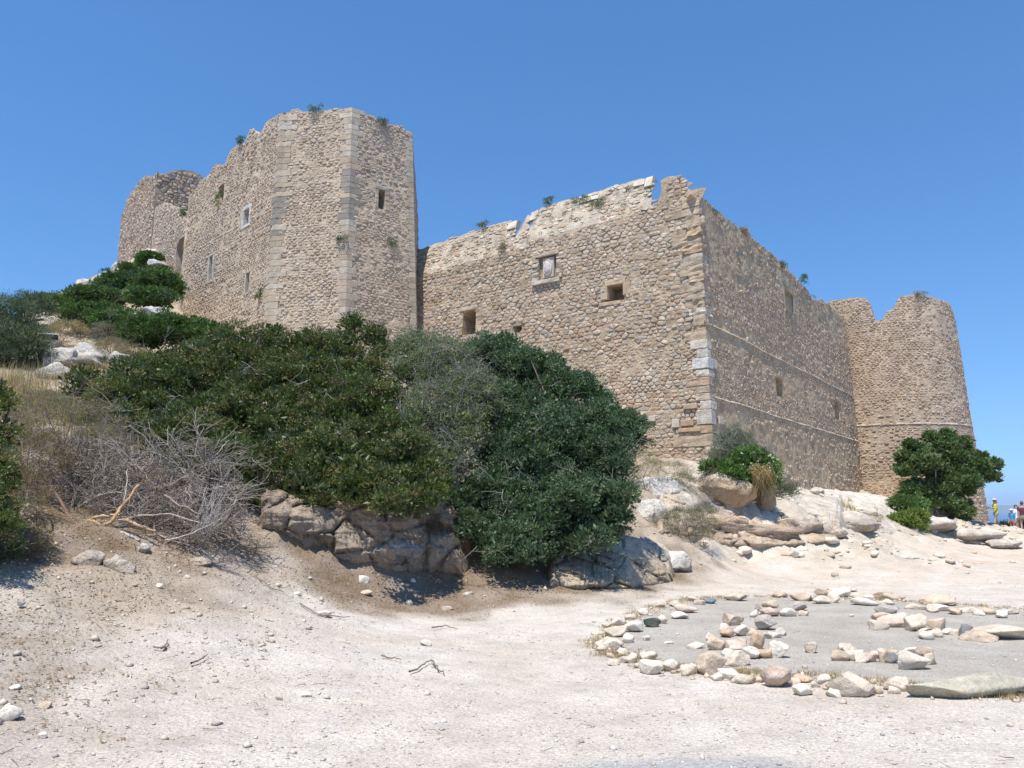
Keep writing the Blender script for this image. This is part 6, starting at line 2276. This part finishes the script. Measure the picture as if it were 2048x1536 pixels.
    for h, k in (('hil', 'knl'), ('hir', 'knr')):
        A, B = P(h), P(k)
        loft('shorts_leg', [(A * .45 + B * .55, .085, .09), (A * .7 + B * .3, .092, .10), (A + [0, 0, .0], .095, .11)], bottom)
    hd = P('head')
    hv, hf = ico(2)
    HV = hv * np.array([.088, .102, .112]) + (hd + P('top')) / 2 + np.array([0, .02, .015])
    keepf = [tuple(f) for f in hf.tolist() if hv[f].mean(0)[2] > .15 or hv[f].mean(0)[1] > .1]
    HW = np.array([base + w(v) for v in HV])
    mesh_obj('hair', HW, keepf, (1, 1, 1), plain_mat('hair', hair, .7), root, smooth=True)
    if hair_long:
        loft('ponytail', [(hd + [0, .13, -.30], .02, .02), (hd + [0, .13, -.15], .045, .03), (hd + [0, .11, -.02], .05, .04), (hd + [0, .09, .08], .04, .04)], hair)
    # face: nose, eyes, mouth, ears
    fc = Soup()
    def blob(c, r, sc=(1, 1, 1), col=skin):
        v, f = ico(1)
        fc.add(np.array([base + w(np.array(c) + q * r * np.array(sc)) for q in v]), [tuple(x) for x in f.tolist()], col)
    hc = (hd + P('top')) / 2
    blob(hc + [0, -.095, -.02], .016, (.8, 1, 1.3))
    blob(hc + [-.085, .0, -.01], .022, (.4, 1, 1.4))
    blob(hc + [.085, .0, -.01], .022, (.4, 1, 1.4))
    blob(hc + [-.032, -.085, .012], .010, (1.2, .6, .8), (.05, .04, .03))
    blob(hc + [.032, -.085, .012], .010, (1.2, .6, .8), (.05, .04, .03))
    blob(hc + [0, -.088, -.058], .014, (1.5, .5, .4), (.40, .15, .12))
    fc.build('face', 'straw', root)
    for f_ in ('tol', 'tor'):
        v, f = ico(2)
        q = P(f_)
        a = P('an' + f_[2])
        mesh_obj('shoe', np.array([base + w((q * .6 + a * .4) * [1, 1, 0] + np.array([0, 0, max(q[2], .035)]) + x * [.045, .13, .04]) for x in v]), f, (1, 1, 1), plain_mat('shoe_leather', shoes, .7), root, smooth=True)
    if hat:
        t = (hd + P('top')) / 2
        loft('hat', [(t + [0, 0, .045], .15, .16), (t + [0, 0, .052], .15, .16), (t + [0, .01, .056], .098, .11), (t + [0, .01, .12], .085, .095), (t + [0, .01, .145], .04, .05)], hat)
    if item:
        a = P('hdl')
        V_, F_ = box_mesh((0, 0, 0), item[0], 0, .2, .008)
        b_ = mesh_obj('tablet_computer' if item[1] == 'tablet' else 'bag', np.array([base + w(np.array(a) + item[2] + x) for x in V_]), F_, (1, 1, 1), 'dark_metal')
        tag(b_, item[3], item[4])
    return root


# the woman walks in profile, facing left (facing turns -y, her front, towards -x)
LEFT = -math.pi / 2
person(1995, 1061, 46.5, 1.66, 'woman in yellow tank top, green shorts and sun hat holding a dark flat object', dict(
    anl=(-.09, .22, .10), tol=(-.09, .06, .05), knl=(-.09, .06, .50), anr=(.09, -.22, .09), tor=(.09, -.36, .04), knr=(.09, -.14, .50),
    ell=(-.20, -.05, 1.14), wrl=(-.14, -.28, 1.16), hdl=(-.12, -.34, 1.17), elr=(.20, -.05, 1.14), wrr=(.12, -.27, 1.20), hdr=(.08, -.33, 1.20), head=(0, -.04, 1.55), top=(0, -.04, 1.67)),
    (.62, .66, .10), (.20, .24, .17), hair=(.38, .27, .15), hat=(.52, .44, .32), facing=LEFT, hair_long=True,
    item=((.30, .20, .02), 'tablet', np.array([.10, -.10, .02]), 'dark flat tablet held out by the woman in yellow', 'tablet'))
person(2027, 1068, 45.0, 1.30, 'child in bright blue shirt with white cap beside the right edge', dict(), (.05, .28, .62), (.25, .12, .10), hat=(.75, .75, .78), facing=LEFT * .7, bare_arms=False)
person(2036, 1066, 47.0, 1.62, 'dark-haired person in white shirt between the child and the maroon shirt', dict(), (.70, .72, .75), (.12, .10, .10), facing=.6, bare_arms=False)
person(2050, 1076, 44.0, 1.70, 'person in maroon shirt and olive shorts cut by the right edge', dict(ell=(-.26, .04, 1.14), wrl=(-.16, -.10, 1.0), hdl=(-.12, -.16, .98)), (.14, .03, .05), (.20, .19, .13), facing=2.6, bare_arms=False)
